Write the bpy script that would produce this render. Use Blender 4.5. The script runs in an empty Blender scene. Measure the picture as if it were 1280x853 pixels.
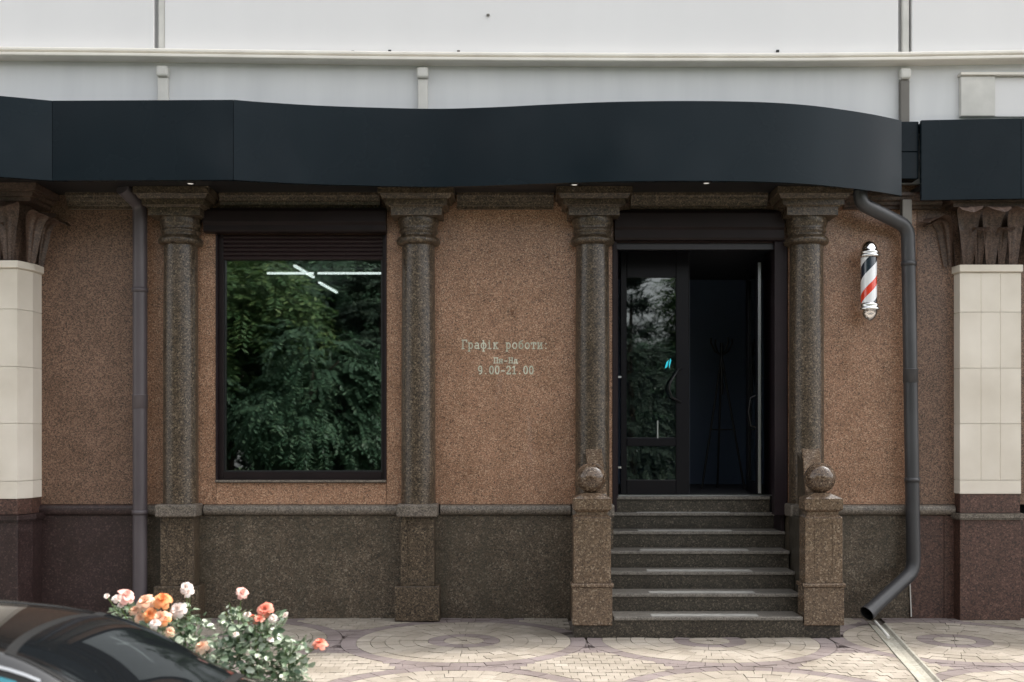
import bpy, math, random
import numpy as np
from mathutils import Vector, Matrix
random.seed(7)
rng = np.random.default_rng(11)
S = bpy.context.scene
C = S.collection
PI = math.pi

# ------------------------------------------------------------------ camera
# wall plane is Y = 0, pavement z = 0, camera 9.6 m in front of the wall
FPX, EYE, HOR = 1350.0, 1.6, 548.0
cam = bpy.data.cameras.new('camera')
co = bpy.data.objects.new('camera', cam); C.objects.link(co)
co.location = (0, -9.6, EYE); co.rotation_euler = (PI/2, 0, 0)
cam.sensor_width = 36; cam.lens = FPX/1280*36
cam.shift_y = (HOR-426.5)/1280
cam.clip_end = 2000; cam.clip_start = 0.05
cam.dof.use_dof = True; cam.dof.focus_distance = 9.3; cam.dof.aperture_fstop = 1.7
S.camera = co
# ------------------------------------------------------------------ world + sun
SUN = Vector((0.66, 0.2, 1.0)).normalized()
W = bpy.data.worlds.new('World'); S.world = W; W.use_nodes = True
nt = W.node_tree; nt.nodes.clear()
sky = nt.nodes.new('ShaderNodeTexSky'); sky.sky_type = 'NISHITA'; sky.sun_disc = False
sky.sun_elevation = math.asin(SUN.z); sky.sun_rotation = math.atan2(SUN.x, SUN.y)
sky.air_density = 1.0; sky.dust_density = 4.0; sky.ozone_density = 1.0
bg = nt.nodes.new('ShaderNodeBackground'); bg.inputs['Strength'].default_value = 0.15
wo = nt.nodes.new('ShaderNodeOutputWorld')
hs = nt.nodes.new('ShaderNodeHueSaturation'); hs.inputs['Saturation'].default_value = .12      # thin milky cloud veil
nt.links.new(sky.outputs[0], hs.inputs['Color']); nt.links.new(hs.outputs[0], bg.inputs[0]); nt.links.new(bg.outputs[0], wo.inputs[0])
ld = bpy.data.lights.new('sun', 'SUN'); ld.energy = 1.8; ld.angle = math.radians(3.5); ld.color = (1.0, .94, .86)
lo = bpy.data.objects.new('sun', ld); C.objects.link(lo)
lo.rotation_euler = SUN.to_track_quat('Z', 'Y').to_euler()
S.view_settings.view_transform = 'Standard'; S.view_settings.look = 'None'
S.view_settings.exposure = 1.55; S.view_settings.gamma = 1.0

# ------------------------------------------------------------------ helpers
def at(px, py, Y):
    d = 9.6+Y
    return Vector(((px-640)*d/FPX, Y, EYE-(py-HOR)*d/FPX))
def ax(px, Y=0.0): return (px-640)*(9.6+Y)/FPX
def az(py, Y=0.0): return EYE-(py-HOR)*(9.6+Y)/FPX

class MB:
    def __init__(s): s.v = []; s.f = []; s.m = []; s.sm = []
    def add(s, vs, fs, mi=0, smooth=False):
        o = len(s.v); s.v += [tuple(v) for v in vs]
        for f in fs: s.f.append(tuple(i+o for i in f)); s.m.append(mi); s.sm.append(smooth)
        return s
    def box(s, x0, x1, y0, y1, z0, z1, mi=0):
        vs = [(x, y, z) for z in (z0, z1) for y in (y0, y1) for x in (x0, x1)]
        return s.add(vs, [(0,2,3,1),(4,5,7,6),(0,1,5,4),(2,6,7,3),(0,4,6,2),(1,3,7,5)], mi)
    def obox(s, M, hx, hy, hz, mi=0):
        vs = [M @ Vector((x, y, z)) for z in (-hz, hz) for y in (-hy, hy) for x in (-hx, hx)]
        return s.add(vs, [(0,2,3,1),(4,5,7,6),(0,1,5,4),(2,6,7,3),(0,4,6,2),(1,3,7,5)], mi)
    def prism(s, poly, z0, z1, poly2=None, mi=0, smooth=False):     # poly in XY, CCW, extruded along Z
        n = len(poly); p2 = poly2 or poly
        s.add([(x, y, z0) for x, y in poly]+[(x, y, z1) for x, y in p2],
              [(i, (i+1) % n, n+(i+1) % n, n+i) for i in range(n)], mi, smooth)
        s.add([(x, y, z0) for x, y in poly], [tuple(range(n-1, -1, -1))], mi)
        return s.add([(x, y, z1) for x, y in p2], [tuple(range(n))], mi)
    def profx(s, prof, x0, x1, mi=0, smooth=False):                 # profile in YZ extruded along X
        n = len(prof)
        s.add([(x0, y, z) for y, z in prof]+[(x1, y, z) for y, z in prof],
              [(i, (i+1) % n, n+(i+1) % n, n+i) for i in range(n)], mi, smooth)
        s.add([(x0, y, z) for y, z in prof], [tuple(range(n-1, -1, -1))], mi)
        return s.add([(x1, y, z) for y, z in prof], [tuple(range(n))], mi)
    def lathe(s, prof, n=32, c=(0,0,0), a0=0, a1=2*PI, mi=0, caps=True):  # prof (r,z)
        full = abs(a1-a0-2*PI) < 1e-6; m = n if full else n+1
        vs = [(c[0]+r*math.cos(a0+(a1-a0)*i/n), c[1]+r*math.sin(a0+(a1-a0)*i/n), c[2]+z) for r, z in prof for i in range(m)]
        fs = [(j*m+i, j*m+(i+1) % m, (j+1)*m+(i+1) % m, (j+1)*m+i) for j in range(len(prof)-1) for i in range(n)]
        s.add(vs, fs, mi, True)
        if caps and full:
            s.add(vs[:m], [tuple(range(m-1, -1, -1))], mi); s.add(vs[-m:], [tuple(range(m))], mi)
        return s
    def tube(s, pts, r, n=12, mi=0, caps=True):
        pts = [Vector(p) for p in pts]; k = len(pts)
        rs = r if isinstance(r, (list, tuple)) else [r]*k
        vs = []; up = None
        for i, p in enumerate(pts):
            t = ((pts[min(i+1, k-1)]-p).normalized()+(p-pts[max(i-1, 0)]).normalized()).normalized()
            if up is None: up = t.orthogonal().normalized()
            up = (up-t*up.dot(t)).normalized(); b = t.cross(up)
            for j in range(n):
                a = 2*PI*j/n; vs.append(p+(up*math.cos(a)+b*math.sin(a))*rs[i])
        fs = [(i*n+j, i*n+(j+1) % n, (i+1)*n+(j+1) % n, (i+1)*n+j) for i in range(k-1) for j in range(n)]
        s.add(vs, fs, mi, True)
        if caps:
            s.add(vs[:n], [tuple(range(n-1, -1, -1))], mi); s.add(vs[-n:], [tuple(range(n))], mi)
        return s
    def build(s, name, mats, parent=None, bevel=0, seg=2):
        me = bpy.data.meshes.new(name); me.from_pydata(s.v, [], s.f)
        mats = mats if isinstance(mats, (list, tuple)) else [mats]
        for m in mats: me.materials.append(m)
        me.polygons.foreach_set('material_index', s.m)
        me.polygons.foreach_set('use_smooth', s.sm); me.update()
        o = bpy.data.objects.new(name, me); C.objects.link(o)
        if parent is not None: o.parent = parent
        if bevel:
            b = o.modifiers.new('bevel', 'BEVEL'); b.width = bevel; b.segments = seg; b.limit_method = 'ANGLE'
            b.angle_limit = math.radians(40)
        return o
def tag(o, label=None, cat=None, group=None, kind=None):
    if label: o['label'] = label
    if cat: o['category'] = cat
    if group: o['group'] = group
    if kind: o['kind'] = kind
    return o
def empty(name, loc=(0,0,0), rz=0):
    o = bpy.data.objects.new(name, None); C.objects.link(o); o.location = loc; o.rotation_euler = (0,0,rz)
    o.empty_display_size = .1
    return o
def kids(o): return [c for c in bpy.data.objects if c.parent == o]
def copy_tree(o, parent=None, dloc=None):
    c = o.copy(); C.objects.link(c); c.parent = parent
    if dloc: c.location = Vector(o.location)+Vector(dloc)
    for ch in kids(o): copy_tree(ch, c)
    return c

# ------------------------------------------------------------------ materials
def mat(name, col=(.5,.5,.5), rough=.5, metal=0, coat=0, spec=.5, emit=None, es=0, trans=0):
    m = bpy.data.materials.new(name); m.use_nodes = True
    b = m.node_tree.nodes['Principled BSDF']
    b.inputs['Base Color'].default_value = (*col, 1); b.inputs['Roughness'].default_value = rough
    b.inputs['Metallic'].default_value = metal; b.inputs['Coat Weight'].default_value = coat
    b.inputs['Specular IOR Level'].default_value = spec
    b.inputs['Transmission Weight'].default_value = trans
    if emit: b.inputs['Emission Color'].default_value = (*emit, 1); b.inputs['Emission Strength'].default_value = es
    return m
class NB:
    def __init__(s, m): s.t = m.node_tree; s.b = s.t.nodes['Principled BSDF']
    def n(s, ty, **kw):
        x = s.t.nodes.new('ShaderNode'+ty)
        for k, v in kw.items():
            if k.startswith('i_'): x.inputs[k[2:].replace('_', ' ')].default_value = v
            else: setattr(x, k, v)
        return x
    def l(s, a, b): s.t.links.new(a, b)
    def ramp(s, fac, stops, interp='LINEAR'):
        r = s.n('ValToRGB'); e = r.color_ramp; e.interpolation = interp
        while len(e.elements) < len(stops): e.elements.new(.5)
        for el, (p, c) in zip(e.elements, stops): el.position = p; el.color = (*c, 1) if len(c) == 3 else c
        s.l(fac, r.inputs[0]); return r.outputs[0]
    def mix(s, a, b, fac, mode='MIX'):
        x = s.n('Mix', data_type='RGBA', blend_type=mode)
        for sock, val in ((x.inputs[6], a), (x.inputs[7], b), (x.inputs[0], fac)):
            if hasattr(val, 'links'): s.l(val, sock)
            else: sock.default_value = val if not isinstance(val, tuple) else (*val, 1)
        return x.outputs[2]
    def coord(s, jitter=True):
        tc = s.n('TexCoord')
        if not jitter: return tc.outputs['Object']
        oi = s.n('ObjectInfo'); mu = s.n('Math', operation='MULTIPLY'); mu.inputs[1].default_value = 31.7
        s.l(oi.outputs['Random'], mu.inputs[0])
        va = s.n('VectorMath', operation='ADD'); s.l(tc.outputs['Object'], va.inputs[0]); s.l(mu.outputs[0], va.inputs[1])
        return va.outputs[0]
def granite(name, stops, scale=85, rough=.4, mottle=.25, bump=.0, stain=None, var=.08, spec=.5, sr=(.42,.72,.75)):
    m = mat(name, rough=rough, spec=spec); q = NB(m); c = q.coord()
    v = q.n('TexVoronoi', feature='F1'); v.inputs['Scale'].default_value = scale; q.l(c, v.inputs['Vector'])
    sx = q.n('SeparateColor'); q.l(v.outputs['Color'], sx.inputs[0])
    v2 = q.n('TexVoronoi', feature='F1'); v2.inputs['Scale'].default_value = scale*1.9; q.l(c, v2.inputs['Vector'])
    s2 = q.n('SeparateColor'); q.l(v2.outputs['Color'], s2.inputs[0])
    g1 = q.ramp(sx.outputs[0], stops, 'CONSTANT'); g2 = q.ramp(s2.outputs[1], stops, 'CONSTANT')
    g = q.mix(g1, g2, .42)
    no = q.n('TexNoise'); no.inputs['Scale'].default_value = 5; no.inputs['Detail'].default_value = 6; no.inputs['Roughness'].default_value = .65; q.l(c, no.inputs['Vector'])
    mo = q.ramp(no.outputs[0], [(.3, (1-mottle,)*3), (.7, (1+mottle*.4,)*3)])
    g = q.mix(g, mo, 1.0, 'MULTIPLY')
    oi = q.n('ObjectInfo'); mr = q.n('MapRange'); mr.inputs['To Min'].default_value = 1-var; mr.inputs['To Max'].default_value = 1+var
    q.l(oi.outputs['Random'], mr.inputs[0]); g = q.mix(g, mr.outputs[0], 1.0, 'MULTIPLY')
    if stain:                                                       # weathering: streaky dirt
        mp = q.n('Mapping'); mp.inputs['Scale'].default_value = (2.6, 2.6, .5); q.l(c, mp.inputs[0])
        n3 = q.n('TexNoise'); n3.inputs['Scale'].default_value = 2.2; n3.inputs['Detail'].default_value = 5; q.l(mp.outputs[0], n3.inputs['Vector'])
        f = q.ramp(n3.outputs[0], [(sr[0], (0,0,0)), (sr[1], (sr[2],)*3)])
        g = q.mix(g, stain, f)
    q.l(g, q.b.inputs['Base Color'])
    rr = q.ramp(no.outputs[0], [(.3, (rough*.8,)*3), (.75, (min(1, rough*1.35),)*3)]); q.l(rr, q.b.inputs['Roughness'])
    if bump:
        bp = q.n('Bump'); bp.inputs['Strength'].default_value = bump; bp.inputs['Distance'].default_value = .003
        q.l(sx.outputs[2], bp.inputs['Height']); q.l(bp.outputs[0], q.b.inputs['Normal'])
    return m
def noisy(name, c1, c2, scale=3, rough=.7, detail=6, fine=None, bump=0, metal=0, coat=0, spec=.5, stretch=None):
    m = mat(name, rough=rough, metal=metal, coat=coat, spec=spec); q = NB(m); c = q.coord()
    if stretch:
        mp = q.n('Mapping'); mp.inputs['Scale'].default_value = stretch; q.l(c, mp.inputs[0]); c = mp.outputs[0]
    no = q.n('TexNoise'); no.inputs['Scale'].default_value = scale; no.inputs['Detail'].default_value = detail; q.l(c, no.inputs['Vector'])
    g = q.ramp(no.outputs[0], [(.3, c1), (.7, c2)])
    if fine:
        n2 = q.n('TexNoise'); n2.inputs['Scale'].default_value = fine; n2.inputs['Detail'].default_value = 3; q.l(c, n2.inputs['Vector'])
        g = q.mix(g, q.ramp(n2.outputs[0], [(.35, (.8,.8,.8)), (.65, (1.15,1.15,1.15))]), 1.0, 'MULTIPLY')
        if bump:
            bp = q.n('Bump'); bp.inputs['Strength'].default_value = bump; bp.inputs['Distance'].default_value = .004
            q.l(n2.outputs[0], bp.inputs['Height']); q.l(bp.outputs[0], q.b.inputs['Normal'])
    q.l(g, q.b.inputs['Base Color']); return m
M = {}
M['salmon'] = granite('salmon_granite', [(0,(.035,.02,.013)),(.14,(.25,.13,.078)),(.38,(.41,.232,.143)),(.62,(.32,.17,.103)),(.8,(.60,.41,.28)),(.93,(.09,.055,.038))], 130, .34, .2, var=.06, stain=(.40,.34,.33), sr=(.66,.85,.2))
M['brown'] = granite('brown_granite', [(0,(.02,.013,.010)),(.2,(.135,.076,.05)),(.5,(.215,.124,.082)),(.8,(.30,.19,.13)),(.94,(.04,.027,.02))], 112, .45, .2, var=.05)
M['olive'] = granite('olive_granite', [(0,(.008,.006,.004)),(.18,(.042,.028,.018)),(.42,(.078,.055,.036)),(.66,(.12,.088,.058)),(.86,(.22,.17,.115)),(.95,(.02,.014,.010))], 85, .32, .2, var=.06)
M['newel'] = granite('polished_newel_granite', [(0,(.05,.035,.025)),(.16,(.09,.058,.038)),(.42,(.14,.095,.062)),(.68,(.19,.135,.09)),(.88,(.32,.25,.18)),(.95,(.09,.06,.045))], 85, .2, .15, var=.05)
M['ball'] = granite('mirror_polished_granite', [(0,(.03,.02,.015)),(.16,(.07,.045,.03)),(.42,(.12,.08,.052)),(.68,(.16,.11,.075)),(.88,(.28,.22,.16)),(.95,(.04,.025,.02))], 85, .07, .15, var=.05)
M['plinth'] = granite('plinth_granite', [(0,(.02,.018,.014)),(.2,(.06,.043,.029)),(.5,(.108,.080,.054)),(.75,(.155,.12,.083)),(.92,(.25,.21,.16))], 85, .38, .4, stain=(.048,.041,.028), var=.08, sr=(.44,.72,.7))
M['maroon'] = granite('maroon_granite', [(0,(.018,.010,.009)),(.3,(.030,.015,.015)),(.65,(.045,.024,.022)),(.9,(.085,.052,.048))], 75, .45, .25, var=.06)
M['redbrown'] = granite('redbrown_granite', [(0,(.03,.016,.012)),(.3,(.075,.036,.027)),(.65,(.11,.055,.041)),(.9,(.18,.10,.075))], 75, .5, .25, var=.06)
M['step'] = granite('step_granite', [(0,(.015,.013,.010)),(.25,(.036,.030,.022)),(.55,(.06,.05,.037)),(.82,(.10,.083,.062)),(.94,(.19,.16,.12))], 90, .35, .25, var=.08)
M['belt'] = granite('belt_granite', [(0,(.05,.042,.036)),(.2,(.12,.10,.08)),(.5,(.19,.16,.13)),(.8,(.27,.235,.195)),(.94,(.10,.085,.07))], 95, .45, .2, var=.06)
M['tread'] = granite('tread_granite', [(0,(.09,.08,.07)),(.3,(.17,.155,.135)),(.7,(.25,.23,.20))], 110, .4, .15)
M['cream'] = noisy('cream_limestone', (.62,.56,.44), (.78,.72,.59), 4, .75, fine=60, bump=.15)
M['lime_dark'] = granite('brown_carved_stone', [(0,(.04,.025,.02)),(.2,(.075,.045,.032)),(.5,(.11,.07,.05)),(.8,(.155,.10,.074))], 75, .5, .3)
M['cream'] = noisy('cream_limestone', (.62,.565,.48), (.75,.695,.61), 2.2, .75)
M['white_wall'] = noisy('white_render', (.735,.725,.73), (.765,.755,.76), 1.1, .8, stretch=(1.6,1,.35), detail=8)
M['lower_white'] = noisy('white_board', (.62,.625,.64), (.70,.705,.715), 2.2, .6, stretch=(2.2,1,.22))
M['ledge'] = noisy('cream_metal_ledge', (.70,.66,.60), (.80,.765,.70), 3, .45)
M['joint_grey'] = mat('joint_grey', (.40,.40,.40), .7)
M['duct'] = noisy('white_duct_paint', (.52,.51,.48), (.66,.645,.61), 5, .5)
M['fascia'] = noisy('navy_fascia_panel', (.0040,.0088,.0130), (.0070,.0138,.0190), 1.1, .22, spec=.14, stretch=(1,1,.3))
_q = NB(M['fascia']); _n = _q.n('TexNoise'); _n.inputs['Scale'].default_value = 1.6; _n.inputs['Detail'].default_value = 4
_q.l(_q.coord(), _n.inputs['Vector']); _q.l(_q.ramp(_n.outputs[0], [(.3,(.12,.12,.12)), (.7,(.36,.36,.36))]), _q.b.inputs['Roughness'])
M['soffit'] = mat('dark_soffit', (.014,.013,.014), .5)
M['frame'] = noisy('brown_window_metal', (.009,.005,.0055), (.014,.008,.0085), 4, .45, spec=.25)
M['jamb'] = noisy('plum_brown_metal', (.013,.008,.010), (.019,.011,.014), 4, .45, spec=.25)
M['slat'] = mat('shutter_slat', (.022,.012,.013), .42, spec=.3)
M['doorf'] = mat('door_black_metal', (.006,.0055,.008), .35, spec=.2)
M['alu'] = mat('bare_aluminium', (.62,.63,.64), .3, 1)
M['rail_grey'] = mat('grey_rail', (.04,.04,.046), .45, spec=.3)
M['inner'] = noisy('navy_interior_paint', (.09,.13,.21), (.12,.165,.25), 1, .6)
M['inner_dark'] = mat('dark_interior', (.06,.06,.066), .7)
M['black'] = mat('black_iron', (.01,.01,.011), .45)
M['pipe_l'] = noisy('plum_grey_pipe', (.07,.058,.064), (.10,.085,.092), 2, .42)
M['pipe_r'] = noisy('graphite_pipe', (.035,.035,.038), (.058,.058,.062), 2, .38)
M['duct_grey'] = noisy('grey_duct', (.12,.11,.098), (.17,.158,.14), 3, .5)
M['chrome'] = mat('chrome', (.85,.85,.86), .06, 1)
M['enamel_white'] = mat('white_enamel', (.85,.86,.88), .2, coat=1)
M['enamel_red'] = mat('red_enamel', (.75,.05,.02), .2, coat=1)
M['enamel_navy'] = mat('navy_enamel', (.012,.022,.04), .2, coat=1)
M['letter'] = noisy('pale_green_lettering', (.36,.38,.29), (.72,.72,.60), 9, .6)
M['concrete'] = noisy('pale_concrete', (.27,.255,.215), (.37,.355,.30), 6, .8, fine=70, bump=.2)
M['strip'] = noisy('pale_grip_strip', (.30,.29,.27), (.44,.43,.40), 14, .6)
M['soil'] = noisy('soil', (.05,.035,.025), (.09,.065,.045), 6, .95, fine=40, bump=.6)
M['bedding'] = noisy('paver_joint_sand', (.12,.10,.085), (.20,.175,.15), 8, .95)
M['asphalt'] = noisy('asphalt', (.042,.042,.044), (.065,.064,.062), 2, .85, fine=120, bump=.4)
M['kerb'] = noisy('kerb_stone', (.30,.29,.27), (.42,.41,.38), 3, .85, fine=60, bump=.3)
M['grass'] = noisy('lawn', (.03,.055,.015), (.06,.10,.03), 2, .9, fine=50, bump=.6)
M['lamp'] = mat('lit_tube', (1,1,1), .5, emit=(.93,1,.97), es=1.6)
M['spot'] = mat('lit_spot', (1,1,1), .5, emit=(1,.95,.85), es=.16)
M['cyan'] = mat('cyan_mark', (.02,.55,.70), .3, emit=(.05,.75,.9), es=.12)

def paver_mat(name, c1, c2):
    m = mat(name, rough=.8); q = NB(m); ge = q.n('NewGeometry'); oi = q.n('ObjectInfo')
    ad = q.n('Math', operation='ADD'); q.l(ge.outputs['Random Per Island'], ad.inputs[0]); q.l(oi.outputs['Random'], ad.inputs[1])
    fr = q.n('Math', operation='FRACT'); q.l(ad.outputs[0], fr.inputs[0])
    g = q.ramp(fr.outputs[0], [(0, c1), (1, c2)])
    no = q.n('TexNoise'); no.inputs['Scale'].default_value = 2.2; no.inputs['Detail'].default_value = 8
    q.l(ge.outputs['Position'], no.inputs['Vector'])
    g = q.mix(g, q.ramp(no.outputs[0], [(.3, (.74,.72,.68)), (.7, (1.1,1.1,1.1))]), 1.0, 'MULTIPLY')
    n2 = q.n('TexNoise'); n2.inputs['Scale'].default_value = 120; q.l(ge.outputs['Position'], n2.inputs['Vector'])
    g = q.mix(g, q.ramp(n2.outputs[0], [(.35, (.85,.85,.85)), (.65, (1.1,1.1,1.1))]), 1.0, 'MULTIPLY')
    q.l(g, q.b.inputs['Base Color'])
    bp = q.n('Bump'); bp.inputs['Strength'].default_value = .25; bp.inputs['Distance'].default_value = .003
    q.l(n2.outputs[0], bp.inputs['Height']); q.l(bp.outputs[0], q.b.inputs['Normal'])
    return m
M['paver_cream'] = paver_mat('cream_paver', (.27,.238,.198), (.345,.308,.262))
M['paver_plum'] = paver_mat('plum_paver', (.175,.143,.14), (.22,.184,.18))

def leafmat(name, stops, rough=.5, trans=.3, spec=.5):
    m = mat(name, rough=rough, spec=spec); q = NB(m); ge = q.n('NewGeometry')
    g = q.ramp(ge.outputs['Random Per Island'], stops)
    q.l(g, q.b.inputs['Base Color'])
    tr = q.n('BsdfTranslucent'); q.l(g, tr.inputs[0])
    mx = q.n('MixShader'); mx.inputs[0].default_value = trans
    q.l(q.b.outputs[0], mx.inputs[1]); q.l(tr.outputs[0], mx.inputs[2])
    q.l(mx.outputs[0], q.t.nodes['Material Output'].inputs[0]); return m
M['leaf_a'] = leafmat('tree_leaves_bright', [(0,(.035,.085,.028)),(.6,(.065,.125,.042)),(1,(.13,.18,.06))])
M['leaf_b'] = leafmat('tree_leaves_deep', [(0,(.028,.068,.038)),(.6,(.05,.105,.06)),(1,(.09,.15,.085))])
M['leaf_c'] = leafmat('conifer_needles', [(0,(.03,.055,.04)),(.6,(.05,.08,.055)),(1,(.08,.11,.075))], trans=.15)
M['bark'] = noisy('bark', (.05,.038,.028), (.12,.095,.07), 8, .9, stretch=(1,1,.2))
M['rose_leaf'] = leafmat('rose_leaves', [(0,(.05,.10,.05)),(.35,(.13,.19,.11)),(.7,(.28,.35,.24)),(1,(.48,.53,.43))], .35, .2, .7)
M['rose_stem'] = mat('rose_stem', (.10,.15,.04), .6)
def petal(name, c1, c2):
    m = leafmat(name, [(0, c1), (1, c2)], .6, .3); return m
M['p_orange'] = petal('orange_petals', (.85,.30,.10), (.90,.48,.22))
M['p_peach'] = petal('peach_petals', (.88,.55,.38), (.90,.68,.52))
M['p_pale'] = petal('pale_pink_petals', (.88,.74,.68), (.92,.85,.80))
M['p_coral'] = petal('coral_petals', (.86,.26,.17), (.90,.42,.32))
M['p_pink'] = petal('pink_petals', (.88,.48,.42), (.90,.62,.54))

def glass(name, refl, tint, rough=.0):
    m = bpy.data.materials.new(name); m.use_nodes = True; t = m.node_tree; t.nodes.clear()
    o = t.nodes.new('ShaderNodeOutputMaterial'); g = t.nodes.new('ShaderNodeBsdfGlossy'); g.inputs['Roughness'].default_value = rough
    g.inputs['Color'].default_value = (.95,1,.97,1)
    tr = t.nodes.new('ShaderNodeBsdfTransparent'); tr.inputs[0].default_value = (*tint, 1)
    fr = t.nodes.new('ShaderNodeFresnel'); fr.inputs[0].default_value = 1.5
    ad = t.nodes.new('ShaderNodeMath'); ad.operation = 'ADD'; ad.inputs[1].default_value = refl; ad.use_clamp = True
    t.links.new(fr.outputs[0], ad.inputs[0])
    mx = t.nodes.new('ShaderNodeMixShader'); t.links.new(ad.outputs[0], mx.inputs[0])
    t.links.new(tr.outputs[0], mx.inputs[1]); t.links.new(g.outputs[0], mx.inputs[2]); t.links.new(mx.outputs[0], o.inputs[0])
    return m
M['glass'] = glass('reflective_window_glass', .235, (.5,.52,.52), .012)
M['door_glass'] = glass('door_glass', .10, (.35,.36,.4))

# ================================================================== GROUND
SZ = -0.55                                                          # street level
mb = MB(); mb.add([(-400,-500,SZ-.004),(400,-500,SZ-.004),(400,-4.17,SZ-.004),(-400,-4.17,SZ-.004)], [(0,1,2,3)])
tag(mb.build('street', M['asphalt']), kind='structure')
mb = MB(); mb.add([(-400,.2,-.02),(400,.2,-.02),(400,500,-.02),(-400,500,-.02)], [(0,1,2,3)])
tag(mb.build('ground', M['soil']), kind='structure')
mb = MB(); mb.box(-40, 40, -3.1, .6, -.6, -.022)
pave = tag(mb.build('pavement', M['bedding']), kind='structure')
mb = MB(); mb.box(-40, 40, -4.03, -3.24, -.7, -.05)
tag(mb.build('flower_bed', M['soil']), kind='structure')
for k in range(-14, 14):
    o = MB().box(k*1.0+.004, k*1.0+.996, -3.235, -3.105, -.6, .02).build('kerb_stone', M['kerb'], pave, .008)
    o = MB().box(k*1.0+.004, k*1.0+.996, -4.17, -4.035, -.7, -.02).build('kerb_stone', M['kerb'], pave, .008)
# far side of the street, behind the photographer
mb = MB(); mb.box(-60, 60, -13.2, -9.0, SZ-.2, -.30)
tag(mb.build('far_pavement', M['concrete']), kind='structure')
mb = MB(); mb.box(-90, 90, -60, -13.25, SZ-.2, -.28)
tag(mb.build('lawn', M['grass']), kind='structure')

# ---- pavers in circles: pitch 1.94 m
PITCH, PX0, PY0 = 1.94, -0.38, -1.06
pcs = []                                                            # (poly[(x,y)], material)
def clip_ok(poly):
    for x, y in poly:
        if not (-9.5 < x < 9.5 and -3.1 < y < -.002): return False
        if .45 < x < 2.66 and y > -.94: return False
    return True
def seg(cx, cy, r0, r1, a0, a1, n, g=.0022):
    ga0, ga1 = g/max(r0, .03), g/r1
    r0 += g; r1 -= g
    out = [(cx+r1*math.cos(a0+ga1+(a1-a0-2*ga1)*i/n), cy+r1*math.sin(a0+ga1+(a1-a0-2*ga1)*i/n)) for i in range(n+1)]
    inn = [(cx+r0*math.cos(a1-ga0-(a1-a0-2*ga0)*i/n), cy+r0*math.sin(a1-ga0-(a1-a0-2*ga0)*i/n)) for i in range(n+1)]
    return out+inn
RINGS = [(.03,.16,8,'c'),(.16,.285,12,'p'),(.285,.397,18,'c'),(.397,.509,24,'c'),(.509,.621,30,'c'),(.621,.733,36,'c'),(.733,.845,42,'c'),(.845,.966,46,'p')]
HOLE = lambda x, y: (2.55 < x < 3.35) and abs((x-2.66)-( (y+2.9)/2.75)*.5) < .12   # where the drain runs
for i in range(-5, 6):
    for j in range(-1, 2):
        cx, cy = PX0+i*PITCH, PY0+j*PITCH
        off = rng.random()*.3
        for (r0, r1, n, c) in RINGS:
            o2 = off+rng.random()*.4
            for k in range(n):
                a0, a1 = o2+2*PI*k/n, o2+2*PI*(k+1)/n
                p = seg(cx, cy, r0, r1, a0, a1, 3 if n < 20 else 2)
                pcs.append((p, c))
        # the four-cusped field between circles: plum border fan + cream cells
        qx, qy = cx+PITCH/2, cy+PITCH/2
        g = .097; RC = .9705
        cc4 = [(qx+sx*PITCH/2, qy+sy*PITCH/2) for sx in (-1,1) for sy in (-1,1)]
        for a in range(-11, 11):
            for b in range(-11, 11):
                x0, y0 = qx+a*g+(g/2 if b % 2 else 0), qy+b*g
                cell = [(x0+.002, y0+.002), (x0+g-.002, y0+.002), (x0+g-.002, y0+g-.002), (x0+.002, y0+g-.002)]
                if not any(min(math.hypot(u-c[0], v-c[1]) for c in cc4) > RC+.012 for u, v in cell): continue
                HP = PITCH/2-.0005
                cell = [(min(max(u, qx-HP), qx+HP), min(max(v, qy-HP), qy+HP)) for u, v in cell]
                nc = []
                for u, v in cell:
                    for c in cc4:
                        h = math.hypot(u-c[0], v-c[1])
                        if h < RC: u, v = c[0]+(u-c[0])*RC/h, c[1]+(v-c[1])*RC/h
                    nc.append((u, v))
                ar = abs(sum(nc[k][0]*nc[(k+1)%4][1]-nc[(k+1)%4][0]*nc[k][1] for k in range(4)))/2
                if ar < .0004: continue
                pcs.append((nc, 'p' if math.hypot(x0+g/2-qx, y0+g/2-qy) > .50 else 'c'))
def chan(x, y):                                                     # drain centre line X at Y
    return 3.18+(y+.12)*(.43/2.36)
vis = []
for p, c in pcs:
    # clip to the strip in front of the wall and the stair by dropping / shrinking
    cx = sum(a for a, b in p)/len(p); cy = sum(b for a, b in p)/len(p)
    if not (-9.5 < cx < 9.5) or cy > .03 or cy < -3.1: continue
    if .47 < cx < 2.64 and cy > -.90: continue
    if .47 < cx < 2.64: p = [(x, min(y, -.932)) for x, y in p]
    if cy > -3.0:                                                   # cut to the gutter's edges
        sd = 1 if cx > chan(cx, cy) else -1
        p = [((max if sd > 0 else min)(x, chan(x, y)+sd*.079), y) for x, y in p]
    p = [(x, min(max(y, -3.1), .05)) for x, y in p]
    if abs(sum(p[k-1][0]*p[k][1]-p[k][0]*p[k-1][1] for k in range(len(p))))/2 < .0003: continue
    d = 9.6+cy; X = 640+cx*FPX/d; Yp = HOR+FPX*EYE/d
    seen = -20 < X < 1300 and Yp < 870 and cy < -.02 and not (X < 300 and Yp > 800)
    w = max(a for a, b in p)-min(a for a, b in p)
    vis.append((seen, w/d*d and (FPX/d)**2*w*(max(b for a, b in p)-min(b for a, b in p)), p, c))
vis.sort(key=lambda t: (-int(t[0]), -t[1]))
rest = {'c': MB(), 'p': MB()}
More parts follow.
